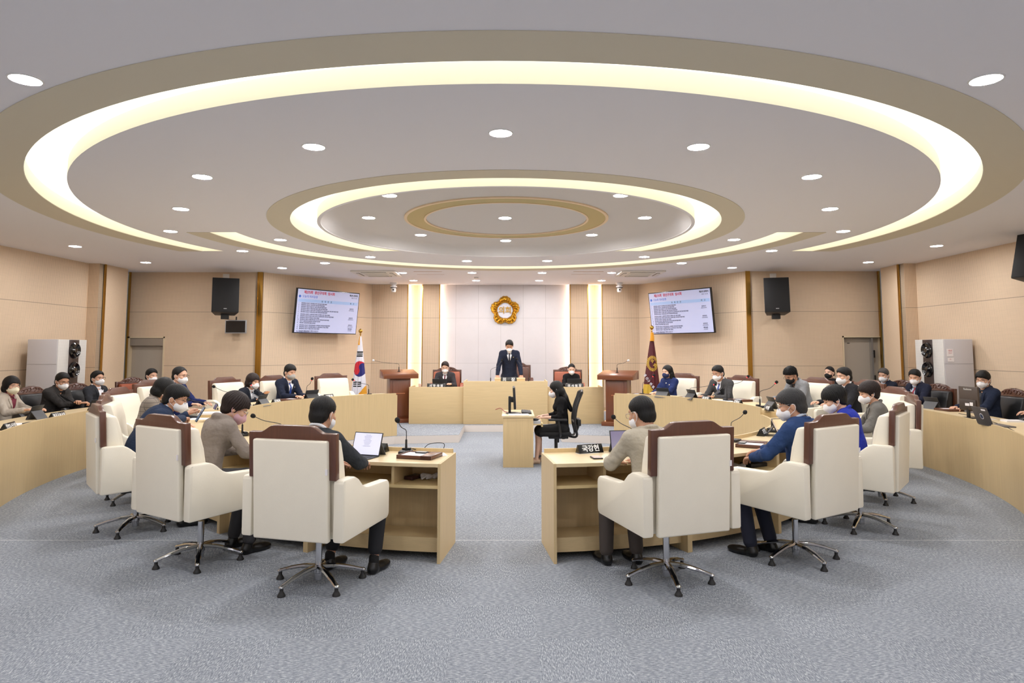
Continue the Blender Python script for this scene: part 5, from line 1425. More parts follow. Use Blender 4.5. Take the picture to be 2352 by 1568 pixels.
    return root, Mw, (LW + dl*0.09, RW + dr*0.09)
# ================================================================ PEOPLE IN THE HALL
def check_material():
    m = bpy.data.materials.new('checked_tweed'); m.use_nodes = True; nt = m.node_tree; N = nt.nodes; L = nt.links; b = N['Principled BSDF']
    tc = N.new('ShaderNodeTexCoord'); sx = N.new('ShaderNodeSeparateXYZ'); L.new(tc.outputs['Object'], sx.inputs[0])
    a = math_node(N, L, 'LESS_THAN', math_node(N, L, 'FRACT', math_node(N, L, 'DIVIDE', sx.outputs[2], 0.05)), 0.12)
    c = math_node(N, L, 'LESS_THAN', math_node(N, L, 'FRACT', math_node(N, L, 'DIVIDE', sx.outputs[0], 0.05)), 0.12)
    mx = math_node(N, L, 'MAXIMUM', a, c); k = N.new('ShaderNodeMix'); k.data_type = 'RGBA'
    L.new(mx, k.inputs[0]); k.inputs[6].default_value = (*lin((142, 132, 122)), 1); k.inputs[7].default_value = (*lin((98, 90, 86)), 1)
    L.new(k.outputs[2], b.inputs['Base Color']); b.inputs['Roughness'].default_value = 0.9; return m
M_check = check_material()
def seatp(p, back=0.03):                                    # hip position: slightly in front of the column
    a = face(p); return (p[0]-math.sin(a)*back*-1*-1, p[1]+math.cos(a)*back)
def at_chair(label, p, dz=0.0, rz=None, fwd=0.0, far=False, **k):
    a = face(p) if rz is None else rz
    q = (p[0] - math.sin(a)*fwd, p[1] + math.cos(a)*fwd)
    return person(label, q, a, z=(PZ if far else 0.0), seat=(0.385 if far else 0.465) + dz, **k)
VN, VF = 0.0042, 0.0058
NAVY = (34, 42, 62)
# --- inner ring, left
at_chair('person with cropped black hair in dark grey suit, back to viewer, left of aisle', LCH[0], rz=face(LCH[0])-0.06, fwd=-0.02, hair='thin', mask=M_mask, top=(50, 53, 58), shirt=M_shirt, lean=4, slump=6, hp=16, skin=1,
         hipx=-0.05, LW=(-0.18, 0.44, 0.80), RW=(0.10, 0.44, 0.80), legs=True, ankle=0.78, trm=M_trk, foot=((-0.10, 0.30), (0.27, 0.34)), vox=VN, collar=True, elbow_out=1.5)
at_chair('person with short brown hair in taupe hooded jacket and pink mask', LCH[1], fem=True, rz=face(LCH[1])-0.06, fwd=0.05, hipx=-0.05, hair='shortf', hairm=M_hairbr, mask=M_maskp, top=(134, 124, 116), hood=True, collar=False, suit=False,
         lean=16, slump=14, hp=34, hy=-28, LW=(-0.12, 0.42, 0.82), RW=(0.22, 0.44, 0.80), vox=VN, dz=0.08, legs=True, trm=M_trg, foot=((-0.1, 0.3), (0.15, 0.28)), glasses=M_rims)
def W2L(p, rz, z, w_): return tuple((Matrix.Translation((p[0], p[1], z)) @ Matrix.Rotation(rz, 4, 'Z')).inverted() @ Vector(w_))
a3 = face(LCH[2])-0.16; q3 = (LCH[2][0]-math.sin(a3)*-0.02, LCH[2][1]+math.cos(a3)*-0.02); PH3 = at_y(459, 951, 6.95)
pr = at_chair('person with glasses in navy suit holding a phone on the left', LCH[2], rz=a3, fwd=-0.02, hair='fringe', mask=M_mask, glasses=M_rim, top=(38, 50, 74), shirt=M_shirtb, lean=27, slump=14, hp=20, hy=-20, wide=1.08,
         LW=W2L(q3, a3, 0, PH3 + Vector((-0.15, 0.02, 0.0))), RW=W2L(q3, a3, 0, PH3 + Vector((-0.12, -0.08, -0.04))), vox=VN, dz=0.08, curl=(35, 45, 30), trm=M_trn, skin=1); phone_m = pr
at_chair('person with black bob hair in checked grey jacket on the left', LCH[3], fem=True, fwd=0.02, hair='bob', mask=M_mask, tops=None, jmat=M_check, lean=14, slump=14, hp=28, hy=4, LW=(-0.10, 0.46, 0.82), RW=(0.14, 0.46, 0.82), vox=VF, dz=0.11, collar=True)
at_chair('person with receding hair, glasses and white mask on the far left of the ring', LCH[5], far=True, fwd=0.0, hair='thin', mask=M_mask, glasses=M_rim, top=(26, 36, 84), shirt=M_shirt, lean=10, slump=6, hp=10, LW=(-0.14, 0.48, 0.76), RW=(0.16, 0.46, 0.76), vox=VF, dz=0.04, tie=M_trn)
at_chair('person with black bob hair in black jacket and white blouse reaching to a tablet', LCH[6], far=True, fwd=0.08, fem=True, hair='bob', hairm=M_hairbr, mask=M_mask, top=(34, 38, 48), shirt=M_shirt, lean=14, slump=8, hp=16, hy=8, rz=face(LCH[6])-0.10,
         LW=(0.02, 0.52, 0.86), RW=(0.14, 0.44, 0.76), vox=VF, dz=-0.03, pin=True, curl=(4, 8, 6), buttons=True)
at_chair('person with wavy black hair in navy suit, blue tie and grey mask', LCH[7], far=True, fwd=-0.04, hair='wave', mask=M_maskg, top=(32, 38, 56), shirt=M_shirt, tie=mat('tie_blue', (38, 70, 150), rough=0.6), lean=8, slump=6, hp=14, hy=6, rz=face(LCH[7])-0.06,
         LW=(-0.10, 0.44, 0.76), RW=(0.10, 0.46, 0.76), vox=VF, dz=0.03, pin=True)
# --- inner ring, right
at_chair('person with thinning black hair in beige jacket, back to viewer, right of aisle', RCHR[0], rz=face(RCHR[0])+0.05, hair='thin', mask=M_mask, glasses=M_rims, top=(176, 168, 152), lean=8, slump=8, hp=18, hy=18, skin=1, hipx=-0.07, fwd=0.04,
         LW=(-0.16, 0.42, 0.80), RW=(0.06, 0.44, 0.80), legs=True, trm=M_trb, foot=((-0.26, 0.42), (-0.02, 0.36)), vox=VN, collar=True, elbow_out=1.5)
at_chair('person with salt and pepper hair in blue blazer on the right', RCHR[1], rz=face(RCHR[1])+0.10, fwd=-0.08, hipx=0.06, hair='fringe', hairm=M_hairgr, mask=M_mask, glasses=M_rims, top=(42, 64, 106), shirt=M_shirtb, lean=4, slump=6, hp=14, hy=26, skin=1, wide=1.08,
         LW=(-0.08, 0.40, 0.78), RW=(0.14, 0.44, 0.82), legs=True, trm=M_trn, foot=((-0.24, 0.34), (0.0, 0.30)), vox=VN, dz=0.02, elbow_out=1.6)
at_chair('person with short black hair in royal blue jacket on the right', RCHR[2], fem=True, rz=face(RCHR[2])+0.08, fwd=0.0, hair='shortf', mask=M_mask, top=(40, 54, 158), lean=12, slump=12, hp=28, hy=18, LW=(-0.14, 0.44, 0.80), RW=(0.12, 0.44, 0.80), vox=VN, dz=0.07, collar=True)
at_chair('person with short brown hair in grey jacket and pointed white mask on the right', RCHR[3], fem=True, fwd=-0.05, hair='shortf', hairm=M_hairbr, mask=M_mask, top=(112, 110, 106), lean=7, slump=8, hp=18, hy=10, LW=(-0.16, 0.40, 0.78), RW=(0.12, 0.42, 0.80), vox=VF, dz=0.04)
at_chair('person with glasses in black suit with open white collar on the right', RCHR[5], far=True, fwd=-0.06, hair='short', mask=M_mask, glasses=M_rims, top=(38, 38, 42), shirt=M_shirt, lean=8, slump=4, hp=8, LW=(-0.16, 0.46, 0.76), RW=(0.16, 0.46, 0.76), vox=VF, dz=0.02, pin=True)
at_chair('person with curly black hair in light grey jacket looking down on the right', RCHR[6], far=True, fwd=-0.08, hair='curly', mask=M_maskb, glasses=M_rim, top=(138, 140, 144), shirt=M_shirtk, lean=18, slump=14, hp=32, hy=4, LW=(-0.14, 0.50, 0.76), RW=(0.14, 0.50, 0.76), vox=VF, dz=0.06, skin=1)
at_chair('person with glasses in dark grey suit with blue tie, far right', RCHR[7], far=True, fwd=0.14, hair='short', mask=M_mask, glasses=M_rims, top=(74, 74, 76), shirt=M_shirt, tie=MATS['tie_blue'], lean=14, slump=8, hp=18, hy=-8, rz=face(RCHR[7])+0.16, LW=(-0.06, 0.46, 0.76), RW=(0.16, 0.46, 0.76), vox=VF, dz=0.04, pin=True, skin=1)
at_chair('person with long black hair in navy blouse and navy mask', RCHR[8], far=True, fwd=0.10, fem=True, hair='long', mask=M_maskn, top=(38, 50, 96), collar=False, suit=False, lean=6, slump=4, hp=10, hy=-4, rz=face(RCHR[8])-0.12, LW=(-0.06, 0.44, 0.78), RW=(0.08, 0.44, 0.76), vox=VF, dz=0.05, pin=True, buttons=True, skin=2)
# --- outer row
def outer(label, i_p, face_to=None, dz=0.0, fwd=0.06, **k):
    a = oface(i_p) if face_to is None else face_to
    q = (i_p[0]-math.sin(a)*fwd, i_p[1]+math.cos(a)*fwd)
    return person(label, q, a, z=0.0, seat=0.44+dz, vox=VF, **k)
outer('person with glasses and ivory mask in cream jacket, left edge', OUT[0][0], fem=True, hair='bob', mask=M_maskc, glasses=M_rims, top=(180, 170, 158), shirt=mat('blouse_maroon', (110, 34, 54), rough=0.8, noise=0.5, nscale=60), lean=8, slump=8, hp=10, hy=-22,
      LW=(-0.10, 0.44, 0.86), RW=(0.20, 0.44, 0.88), dz=0.06)
outer('person with glasses in charcoal jacket over black sweater holding a phone', OUT[1][0], hair='short', mask=M_mask, glasses=M_rim, top=(54, 52, 52), shirt=M_knit, lean=18, slump=10, hp=18, hy=-16, wide=1.06, LW=(0.00, 0.50, 0.88), RW=(-0.08, 0.50, 0.86), curl=(30, 40, 30), dz=0.05, skin=1, fwd=-0.04)
outer('person with glasses in dark suit and open white collar looking right on the left', OUT[2][0], hair='short', mask=M_mask, glasses=M_rim, top=(48, 50, 56), shirt=M_shirt, lean=2, slump=2, hp=0, hy=0, LW=(-0.14, 0.40, 0.80), RW=(0.16, 0.40, 0.80), dz=0.0)
outer('person in navy suit on the orange chair near the left door', (-6.92, 12.42), hair='short', mask=M_mask, top=(28, 34, 56), shirt=M_shirt, lean=4, slump=4, hp=8, LW=(-0.14, 0.44, 0.82), RW=(0.16, 0.44, 0.82), dz=0.02)
outer('person with short black hair and black mask behind the ring on the right', OUT[3][0], fem=True, hair='bun', mask=M_maskb, top=(30, 30, 34), collar=False, suit=False, lean=2, slump=2, hp=4, hy=6, LW=(-0.14, 0.42, 0.82), RW=(0.16, 0.42, 0.82), dz=0.10, skin=2)
outer('person with grey hair in navy suit near the right door', OUT[4][0], hair='short', hairm=M_hairg2, mask=M_mask, top=(32, 36, 50), shirt=M_shirtb, tie=M_trn, lean=6, slump=4, hp=14, hy=14, LW=(-0.14, 0.44, 0.82), RW=(0.16, 0.46, 0.82), dz=0.03)
outer('person in navy suit with red tie at a tablet on the right', OUT[5][0], hair='short', mask=M_mask, top=(32, 36, 54), shirt=M_shirtb, tie=mat('tie_red', (150, 30, 56), rough=0.6), lean=10, slump=8, hp=18, hy=26, LW=(-0.22, 0.50, 0.88), RW=(0.12, 0.46, 0.84), dz=0.06, fwd=-0.02, wide=1.05)
outer('person with thick black hair and glasses in navy jacket behind the monitor', OUT[6][0], hair='fringe', mask=M_mask, glasses=M_rim, top=(36, 44, 64), shirt=M_shirtk, lean=6, slump=6, hp=10, hy=30, LW=(-0.12, 0.46, 0.84), RW=(0.10, 0.46, 0.84), dz=0.06, fwd=0.02)
outer('person at the right edge of the picture, only a hand and lime sleeve in view', (7.42, 8.35), face_to=R(90), fem=True, hair='bob', mask=M_mask, top=(196, 200, 140), collar=False, suit=False, lean=10, slump=4, hp=10, LW=(0.02, 0.56, 0.87), RW=(0.34, 0.60, 0.87), fwd=0.16, dz=0.04)
# --- podium
person('person in dark grey suit and maroon tie seated left at the podium', (-1.53, 15.12), PI, z=PZ, seat=0.42, vox=VF, hair='short', hairm=M_hairbr, mask=M_mask, glasses=M_rims, top=(60, 58, 62), shirt=M_shirt, tie=mat('tie_maroon', (96, 24, 48), rough=0.6), lean=8, slump=6, hp=18, hy=4,
       LW=(-0.16, 0.42, 0.80), RW=(0.18, 0.44, 0.80), skin=2)
person('person in navy suit standing with bowed head at the tall podium desk', (-0.06, 15.0), PI, z=PZ, stand=True, vox=VF, hair='short', mask=M_mask, top=(34, 40, 58), shirt=M_shirt, tie=M_trn, lean=9, slump=6, hp=30, s=1.05,
       LW=(-0.27, 0.34, 0.985), RW=(0.27, 0.34, 0.985), curl=(8, 14, 10), pin=True, trm=M_trn, elbow_out=0.7, skin=1)
person('person in black top with tied back hair seated right at the podium', (1.36, 15.12), PI, z=PZ, seat=0.42, vox=VF, fem=True, hair='bun', mask=M_mask, top=(24, 24, 27), collar=False, suit=False, lean=6, slump=6, hp=18, LW=(-0.14, 0.42, 0.80), RW=(0.14, 0.42, 0.80), skin=2)
# --- clerk
person('person with very long black hair in black dress typing at the middle desk', (0.77, 10.06), R(90), z=0, seat=0.42, s=0.96, vox=VN, fem=True, hair='long', mask=M_mask, top=(20, 20, 22), collar=False, suit=False, lean=3, slump=8, hp=18, hy=-16, LW=(-0.12, 0.27, 0.69), RW=(0.12, 0.30, 0.69),
       legs=True, skirt=True, trm=M_knit, foot=((-0.10, 0.40), (0.06, 0.34)), sleeve=0.45, skin=2)

# ================================================================ THINGS ON THE DESKS
M_tab = mat('tablet_black', (30, 31, 34), rough=0.45); M_tabg = mat('tablet_cover_grey', (88, 90, 94), rough=0.6); M_paper = mat('paper_white', (232, 232, 236), rough=0.8)
M_tabscr = mat('tablet_screen', (206, 208, 236), rough=0.2, emit=(210, 212, 240), estr=0.16); M_tabdark = mat('tablet_screen_dim', (126, 120, 150), rough=0.15, emit=(120, 116, 150), estr=0.05)
M_plate = mat('nameplate_black', (20, 21, 20), rough=0.25); M_white = mat('lettering_white', (240, 240, 240), rough=0.5)
M_red = mat('mic_red_ring', (255, 60, 60), emit=(255, 40, 50), estr=0.7); M_foam = mat('foam_black', (18, 18, 19), rough=0.95); M_foamw = mat('foam_white', (230, 228, 230), rough=0.9)
ZN, ZFAR, ZO = 0.785, PZ+0.735, 0.79
def cl(p, half=0.05, back=0.02):
    """keep a thing on its curved worktop"""
    p = Vector(p)
    if abs(p.z-ZO) < 0.004 and math.hypot(p.x-RCX, p.y-RCY) > 4.6:
        c = Vector((1.3 if p.x < 0 else -1.4, OCY, p.z)); d = p-c; r_ = d.length; k = min(max(r_, OR+0.025+half), OR+0.62-back-half*0.6)
        return c + d*(k/r_)
    if (abs(p.z-ZN) < 0.03 or abs(p.z-ZFAR) < 0.03) and p.y < 13.2:
        dx, dy = (p.x-RCX)/RKX, p.y-RCY; r_ = math.hypot(dx, dy); k = min(max(r_, RIN+0.025+half), ROUT-back-half*0.6)/r_
        return Vector((RCX+dx*k*RKX, RCY+dy*k, p.z))
    return p
def nameplate(p, rz, s_, label, w=0.235, h=0.075, size=0.056):
    p = cl(p, 0.05) if abs(p[1]) < 13.9 else p
    t = thing('nameplate', label, 'nameplate', p, rz, 'black nameplates')
    bm = B(); prism(bm, [(-0.042, 0), (0.042, 0), (0.004, h), (-0.004, h)], -w/2, w/2, 'x', 0.0015); obj('block', bm, M_plate, t)
    a = math.atan2(h, 0.038)
    text(s_, size, M_white, t, (0, -0.0245, h*0.5), (a, 0, 0), 0.0008, 0.0012)
    text(s_, size, M_white, t, (0, 0.0245, h*0.5), (a, 0, PI), 0.0008, 0.0012)
    return t
def tablet(p, rz, label, key=False, w=0.255, h=0.175, scr=None, tilt_=66, cover=None):
    """screen faces -y (towards its user)"""
    p = cl(p, 0.10)
    t = thing('tablet', label, 'tablet', p, rz, 'tablets on stands'); a = R(tilt_)
    T = Matrix.Translation((0, 0.0, 0.006)) @ Matrix.Rotation(a, 4, 'X')
    bm = B(); box(bm, -w/2, w/2, 0, h, -0.008, 0.0, 0.003, M=T); obj('body', bm, M_tab, t)
    bm = B(); box(bm, -w/2+0.008, w/2-0.008, 0.008, h-0.008, 0.0, 0.0008, M=T); sc = obj('display', bm, scr or M_tabdark, t)
    # folded cover behind as a stand
    top = T @ Vector((0, h*0.62, -0.010)); bm = B()
    prism(bm, [(0.005, 0.0), (top.y, top.z), (top.y+0.004, top.z), (top.y+0.085, 0.0), (top.y+0.079, 0.0), (top.y-0.002, top.z-0.006), (0.011, 0.0)], -w/2+0.012, w/2-0.012, 'x'); obj('stand_cover', bm, cover or M_tabg, t)
    if key:
        bm = B(); box(bm, -w/2, w/2, -0.165, 0.0, 0.0, 0.007, 0.002)
        kb = obj('keyboard', bm, M_tab, t); bm = B()
        for r_ in range(4):
            for c_ in range(12): box(bm, -w/2+0.012+c_*0.0195, -w/2+0.028+c_*0.0195, -0.035-r_*0.024-0.018, -0.035-r_*0.024, 0.007, 0.0095)
        obj('keys', bm, mat('key_grey', (60, 60, 64), rough=0.5), kb)
    return t, T, sc
def mic(base, head, rz, label, red=False, white=False, basez=True):
    base = cl(base, 0.06) if basez else Vector(base)
    t = thing('gooseneck_microphone', label, 'microphone', base, 0, 'gooseneck microphones')
    hd = Vector(head) - Vector(base)
    M = Matrix.Rotation(rz, 4, 'Z'); bm = B()
    if basez: box(bm, -0.055, 0.055, -0.075, 0.055, 0.0, 0.028, 0.008, M=M); box(bm, -0.04, 0.04, 0.02, 0.055, 0.028, 0.045, 0.004, M=M)
    else: lathe(bm, [(0, 0), (0.03, 0), (0.03, 0.012), (0, 0.012)], 16)
    obj('base', bm, M_blackpl, t)
    z0 = 0.12 if basez else 0.10
    bm = B(); tube(bm, [(0, 0.02 if basez else 0, 0.03 if basez else 0), (0, 0.02 if basez else 0, z0)], [0.011, 0.009], 10); s0 = obj('socket', bm, M_blackpl, t)
    st = Vector((0, 0.02 if basez else 0, z0)); hz = max(0.12, hd.z*0.45)
    pts = smooth_path([st, st + Vector((0, 0, (hd.z-z0)*0.35)), st + Vector((hd.x*0.10, hd.y*0.10, (hd.z-z0)*0.52)), st*0.35 + hd*0.65 + Vector((0, 0, 0.01)), hd], 5)
    bm = B(); tube(bm, pts, 0.0036, 8); obj('gooseneck', bm, M_blackpl, t)
    d = (hd - pts[-4]).normalized(); bm = B(); q = d.to_track_quat('Z', 'Y').to_matrix().to_4x4()
    lathe(bm, [(0, -0.004), (0.012, 0.0), (0.021, 0.014), (0.023, 0.028), (0.017, 0.043), (0, 0.05)], 16, Matrix.Translation(hd) @ q)
    obj('windshield', bm, M_foamw if white else M_foam, t)
    if red: bm = B(); lathe(bm, [(0.0, -0.012), (0.0075, -0.012), (0.0105, 0.000), (0.0, 0.000)], 14, Matrix.Translation(hd) @ q); obj('light_ring', bm, M_red, t)
    return t
def tray(p, rz, label, paper=True, phone=False):
    p = cl(p, 0.13)
    t = thing('document_tray', label, 'document tray', p, rz, 'wooden document trays')
    bm = B(); box(bm, -0.16, 0.16, -0.12, 0.12, 0.0, 0.008); box(bm, -0.16, 0.16, -0.12, -0.11, 0, 0.032, 0.001); box(bm, -0.16, -0.15, -0.12, 0.12, 0, 0.032, 0.001); box(bm, 0.06, 0.16, -0.12, 0.12, 0.0, 0.034, 0.002)
    box(bm, -0.16, 0.16, 0.11, 0.12, 0, 0.032, 0.001); obj('body', bm, M_walnutx, t)
    if paper: 
        o = thing('paper_stack', 'white paper in the ' + label, 'paper', p, rz, 'paper in the trays'); bm = B(); box(bm, -0.148, 0.055, -0.108, 0.108, 0.009, 0.024); obj('sheets', bm, M_paper, o)
    if phone:
        o = thing('notepad', 'small grey pad on the ' + label, 'notepad', p, rz, 'grey pads on trays'); bm = B(); box(bm, -0.07, 0.03, 0.05, 0.115, 0.025, 0.034, 0.003); obj('body', bm, M_tab, o); bm = B(); box(bm, -0.066, 0.026, 0.054, 0.111, 0.034, 0.0355); obj('cover', bm, mat('pad_grey', (150, 148, 146), rough=.5), o)
    return t
def sheet(p, rz, w, h, label, th=0.004, m=None, name='paper_sheet', cat='paper'):
    p = cl(p, min(w, h)/2 + 0.02)
    bm = B(); box(bm, -w/2, w/2, -h/2, h/2, 0, th); o = obj(name, bm, m or M_paper, None, loc=p, rot=(0, 0, rz)); return setp(o, label, cat, 'loose papers' if name == 'paper_sheet' else None)
def F(p): return face((p.x, p.y))
def FO(p): return oface((p.x, p.y))

# left front desk
p = at_z(838, 1047, ZN); t, T, sc = tablet(p, F(p)-0.05, 'open black tablet with keyboard and lit page right of the man in dark grey', True, 0.285, 0.20, M_tabscr, 72)
for i in range(9):
    me_loc = T @ Vector((0.0, 0.175-i*0.012, 0.0012)); text(('가' * (9 + (i*5) % 7)), 0.006, M_ink, sc, me_loc, (R(72), 0, 0), 0.0002, name='screen_text')
p = at_z(874, 1034, ZN); nameplate(p, F(p)+PI, '김명스', 'black nameplate behind the lit tablet on the left front desk', w=0.20)
p = at_z(932, 1041, ZN); mic(p, at_y(915, 969, p.y-0.10), F(p)+0.2, 'black microphone on the left front desk by the aisle')
p = at_z(964, 1050, ZN); tray(p, F(p)-0.12, 'wooden tray on the left front desk by the aisle', phone=True)
p = at_z(1011, 1044, ZN); sheet(p, 0.3, 0.10, 0.16, 'pale card on the left front desk corner')
bm = B(); a_ = at_z(947, 1030, ZN+0.03); b_ = at_z(1016, 1037, ZN+0.004)
tube(bm, smooth_path([a_, a_ + Vector((0.08, 0.03, -0.015)), a_*0.45 + b_*0.55 + Vector((0, 0.05, 0.05)), b_ + Vector((0.01, 0.02, 0.07)), b_], 6), 0.0032, 6)
setp(obj('microphone_cable', bm, M_rubber), 'thin black cable looping over the left front desk corner', 'cable')
bm = B(); box(bm, -0.05, 0.05, -0.03, 0.03, 0, 0.006, 0.002); setp(obj('desk_socket', bm, M_label, None, loc=at_z(1008, 1037, ZN), rot=(0, 0, 0.2)), 'small white desk socket on the left front desk', 'socket')
def on_shelf(x, y, z=ZN-0.180):
    p = at_z(x, y, z); d = Vector((p.x-RCX, p.y-RCY, 0)); r_ = d.length; return p + d.normalized()*max(0.0, 3.68-r_)
bm = B(); box(bm, -0.045, 0.045, -0.08, 0.08, 0, 0.028, 0.007, 3); p = on_shelf(962, 1092); setp(obj('wallet', bm, mat('wallet_brown', (60, 34, 34), rough=0.35), None, loc=p, rot=(0, 0, -0.5)), 'dark brown wallet on the shelf of the left front desk', 'wallet')
def gloves(p, rz, label):
    g = Grid((-0.09, -0.06, 0), (0.09, 0.06, 0.07), 0.003)
    for s_ in (-1, 1):
        g.cap((0.02*s_+0.02, 0, 0.022), (0.06*s_+0.0, 0.01, 0.03), 0.022, k=0.012)
        for q in range(4): g.cap((0.0+0.03*s_, -0.01+0.012*q, 0.03), (-0.05+0.02*s_, -0.035+0.02*q, 0.012), 0.0095, 0.008, k=0.004)
    a_, b_ = g.mesh(); o = obj('white_gloves', np_mesh('white_gloves', a_, b_), mat('glove_cotton', (214, 212, 216), rough=0.9, bump=0.3, bscale=40), None, sharp=None, loc=p, rot=(0, 0, rz)); return setp(o, label, 'gloves', 'cotton gloves on desk shelves')
gloves(on_shelf(1002, 1090), 0.2, 'crumpled white cotton gloves on the shelf of the left front desk')
gloves(on_shelf(1692, 1075), -0.5, 'crumpled white cotton gloves on the desk shelf left of the blue blazer')
bm = B(); box(bm, -0.11, 0.11, -0.07, 0.07, 0, 0.035, 0.006); setp(obj('black_case', bm, M_tab, None, loc=on_shelf(1731, 1070), rot=(0, 0, 0.5)), 'flat black case on the desk shelf beside the blue blazer', 'case')
# left: other near seats
p = at_z(690, 1012, ZN); mic(p, at_y(586, 957, p.y-0.15), F(p), 'microphone with long neck before the man in dark grey')
p = at_z(568, 1000, ZN); mic(p, at_y(549, 962, p.y-0.02), F(p), 'microphone in front of the woman in taupe')
p = at_z(562, 990, ZN); nameplate(p, F(p)+PI, '정재봉', 'black nameplate in front of the woman in taupe', w=0.2)
p = at_z(600, 1022, ZN); sheet(p, F(p), 0.21, 0.29, 'white sheet on the desk right of the woman in taupe')
p = at_z(498, 957, ZN); mic(p, at_y(436, 918, p.y-0.3), F(p), 'microphone beyond the phone of the man in navy')
p = at_z(520, 940, ZN); mic(p, at_y(494, 889, p.y), F(p), 'microphone between the navy suit and the taupe jacket')
p = at_z(462, 962, ZN); sheet(p, F(p), 0.22, 0.30, 'white sheet under the hands of the man in navy')
p = at_z(478, 955, ZN); tablet(p, F(p)+0.5, 'black tablet on grey stand beyond the man in navy', False)
# phone held by the navy man: between his hands
t = thing('smartphone', 'large phone with blue screen held by the man in navy', 'phone', PH3, face(LCH[2])-0.1)
Tp = Matrix.Rotation(R(62), 4, 'X'); bm = B(); box(bm, -0.05, 0.05, -0.085, 0.085, -0.008, 0, 0.003, M=Tp); obj('body', bm, M_tab, t); bm = B(); box(bm, -0.046, 0.046, -0.08, 0.08, 0, 0.0008, M=Tp); obj('display', bm, mat('phone_blue', (70, 110, 150), rough=0.15, emit=(60, 110, 150), estr=0.08), t)
# far left desks
p = at_z(492, 950, ZFAR); sheet(p, F(p), 0.25, 0.34, 'thick white booklet before the balding man on the left', th=0.02)
p = at_z(631, 932, ZFAR); tablet(p, F(p), 'black tablet on grey stand before the short haired woman', False)
p = at_z(640, 933, ZFAR); mic(p, at_y(577, 884, p.y+0.1), F(p), 'lit microphone before the short haired woman on the left', red=True)
p = at_z(592, 938, ZFAR); nameplate(p, F(p)+PI, '조영선', 'black nameplate before the short haired woman on the left', w=0.19)
p = at_z(713, 918, ZFAR); tablet(p, F(p)-0.15, 'black tablet on grey stand right of the man with the blue tie', False, cover=M_tab)
p = at_z(683, 928, ZFAR); nameplate(p, F(p)+PI, '김영선', 'black nameplate before the man with the blue tie', w=0.19)
p = at_z(745, 921, ZFAR); mic(p, at_y(716, 872, p.y+0.05), F(p), 'lit microphone between the tablet and the empty chair on the left', red=True)
p = at_z(770, 916, ZFAR); nameplate(p, F(p)+PI, '박해원', 'black nameplate before the empty chair by the white flag', w=0.2)
p = at_z(846, 909, ZFAR); mic(p, at_y(813, 873, p.y+0.05), F(p), 'lit microphone in front of the white flag', red=True)
p = at_z(664, 920, ZFAR); tray(p, F(p), 'wooden tray before the man with the blue tie')
# near right desk
p = at_z(1338, 1032, ZN); nameplate(p, F(p)+PI+0.15, '국강현', 'black nameplate with white letters at the right front desk corner', w=0.245, size=0.064)
p = at_z(1349, 1040, ZN); sheet(p, F(p)+0.1, 0.20, 0.07, 'white strip of paper before the right front nameplate', th=0.001)
t = thing('smartphone', 'black phone with pink picture lying on the right front desk', 'phone', at_z(1370, 1052, ZN), 0.15)
bm = B(); box(bm, -0.042, 0.042, -0.06, 0.06, 0, 0.012, 0.004); obj('body', bm, M_tab, t); bm = B(); box(bm, -0.036, 0.036, -0.053, 0.053, 0.012, 0.0128); obj('display', bm, mat('phone_pink', (226, 190, 186), rough=0.15, noise=0.4, nscale=30), t)
p = at_z(1440, 1041, ZN); tablet(p, F(p)-0.18, 'open black tablet with keyboard left of the beige jacket', True, 0.285, 0.20, M_tabdark, 74)
p = at_z(1402, 1020, ZN); mic(p, at_y(1412, 960, p.y-0.08), F(p), 'microphone behind the tablet on the right front desk')
p = at_z(1598, 1004, ZN); mic(p, at_y(1709, 949, p.y-0.1), F(p), 'microphone with long neck reaching right on the right front desk')
p = at_z(1739, 998, ZN); nameplate(p, F(p)+PI+0.1, '조영임', 'black nameplate left of the man in blue blazer', w=0.225, size=0.06)
p = at_z(1727, 1024, ZN); tray(p, F(p)+0.35, 'wooden tray with paper left of the man in blue blazer', phone=True)
p = at_z(1790, 1000, ZN); tablet(p, F(p)+0.25, 'black tablet on stand before the man in blue blazer', False, cover=M_tab)
p = at_z(1775, 992, ZN); mic(p, at_y(1806, 962, p.y-0.25), F(p), 'microphone with bent neck before the man in blue blazer')
bm = B(); box(bm, -0.04, 0.04, -0.03, 0.03, 0, 0.006, 0.002); setp(obj('desk_socket', bm, M_label, None, loc=at_z(1683, 1009, ZN), rot=(0, 0, 0.2)), 'small white desk socket right of the front cream chair', 'socket')
p = at_z(1868, 958, ZN); sheet(p, F(p), 0.3, 0.22, 'white booklet between the blue blazer and the royal blue jacket', th=0.02)
p = cl(at_z(1868, 956, ZN), 0.13) + Vector((0, 0, 0.02)); bm = B(); box(bm, -0.14, 0.14, -0.1, 0.1, 0, 0.018, 0.003); setp(obj('closed_laptop', bm, M_tab, None, loc=p, rot=(0, 0, F(p))), 'closed black laptop on the desk before the royal blue jacket', 'laptop')
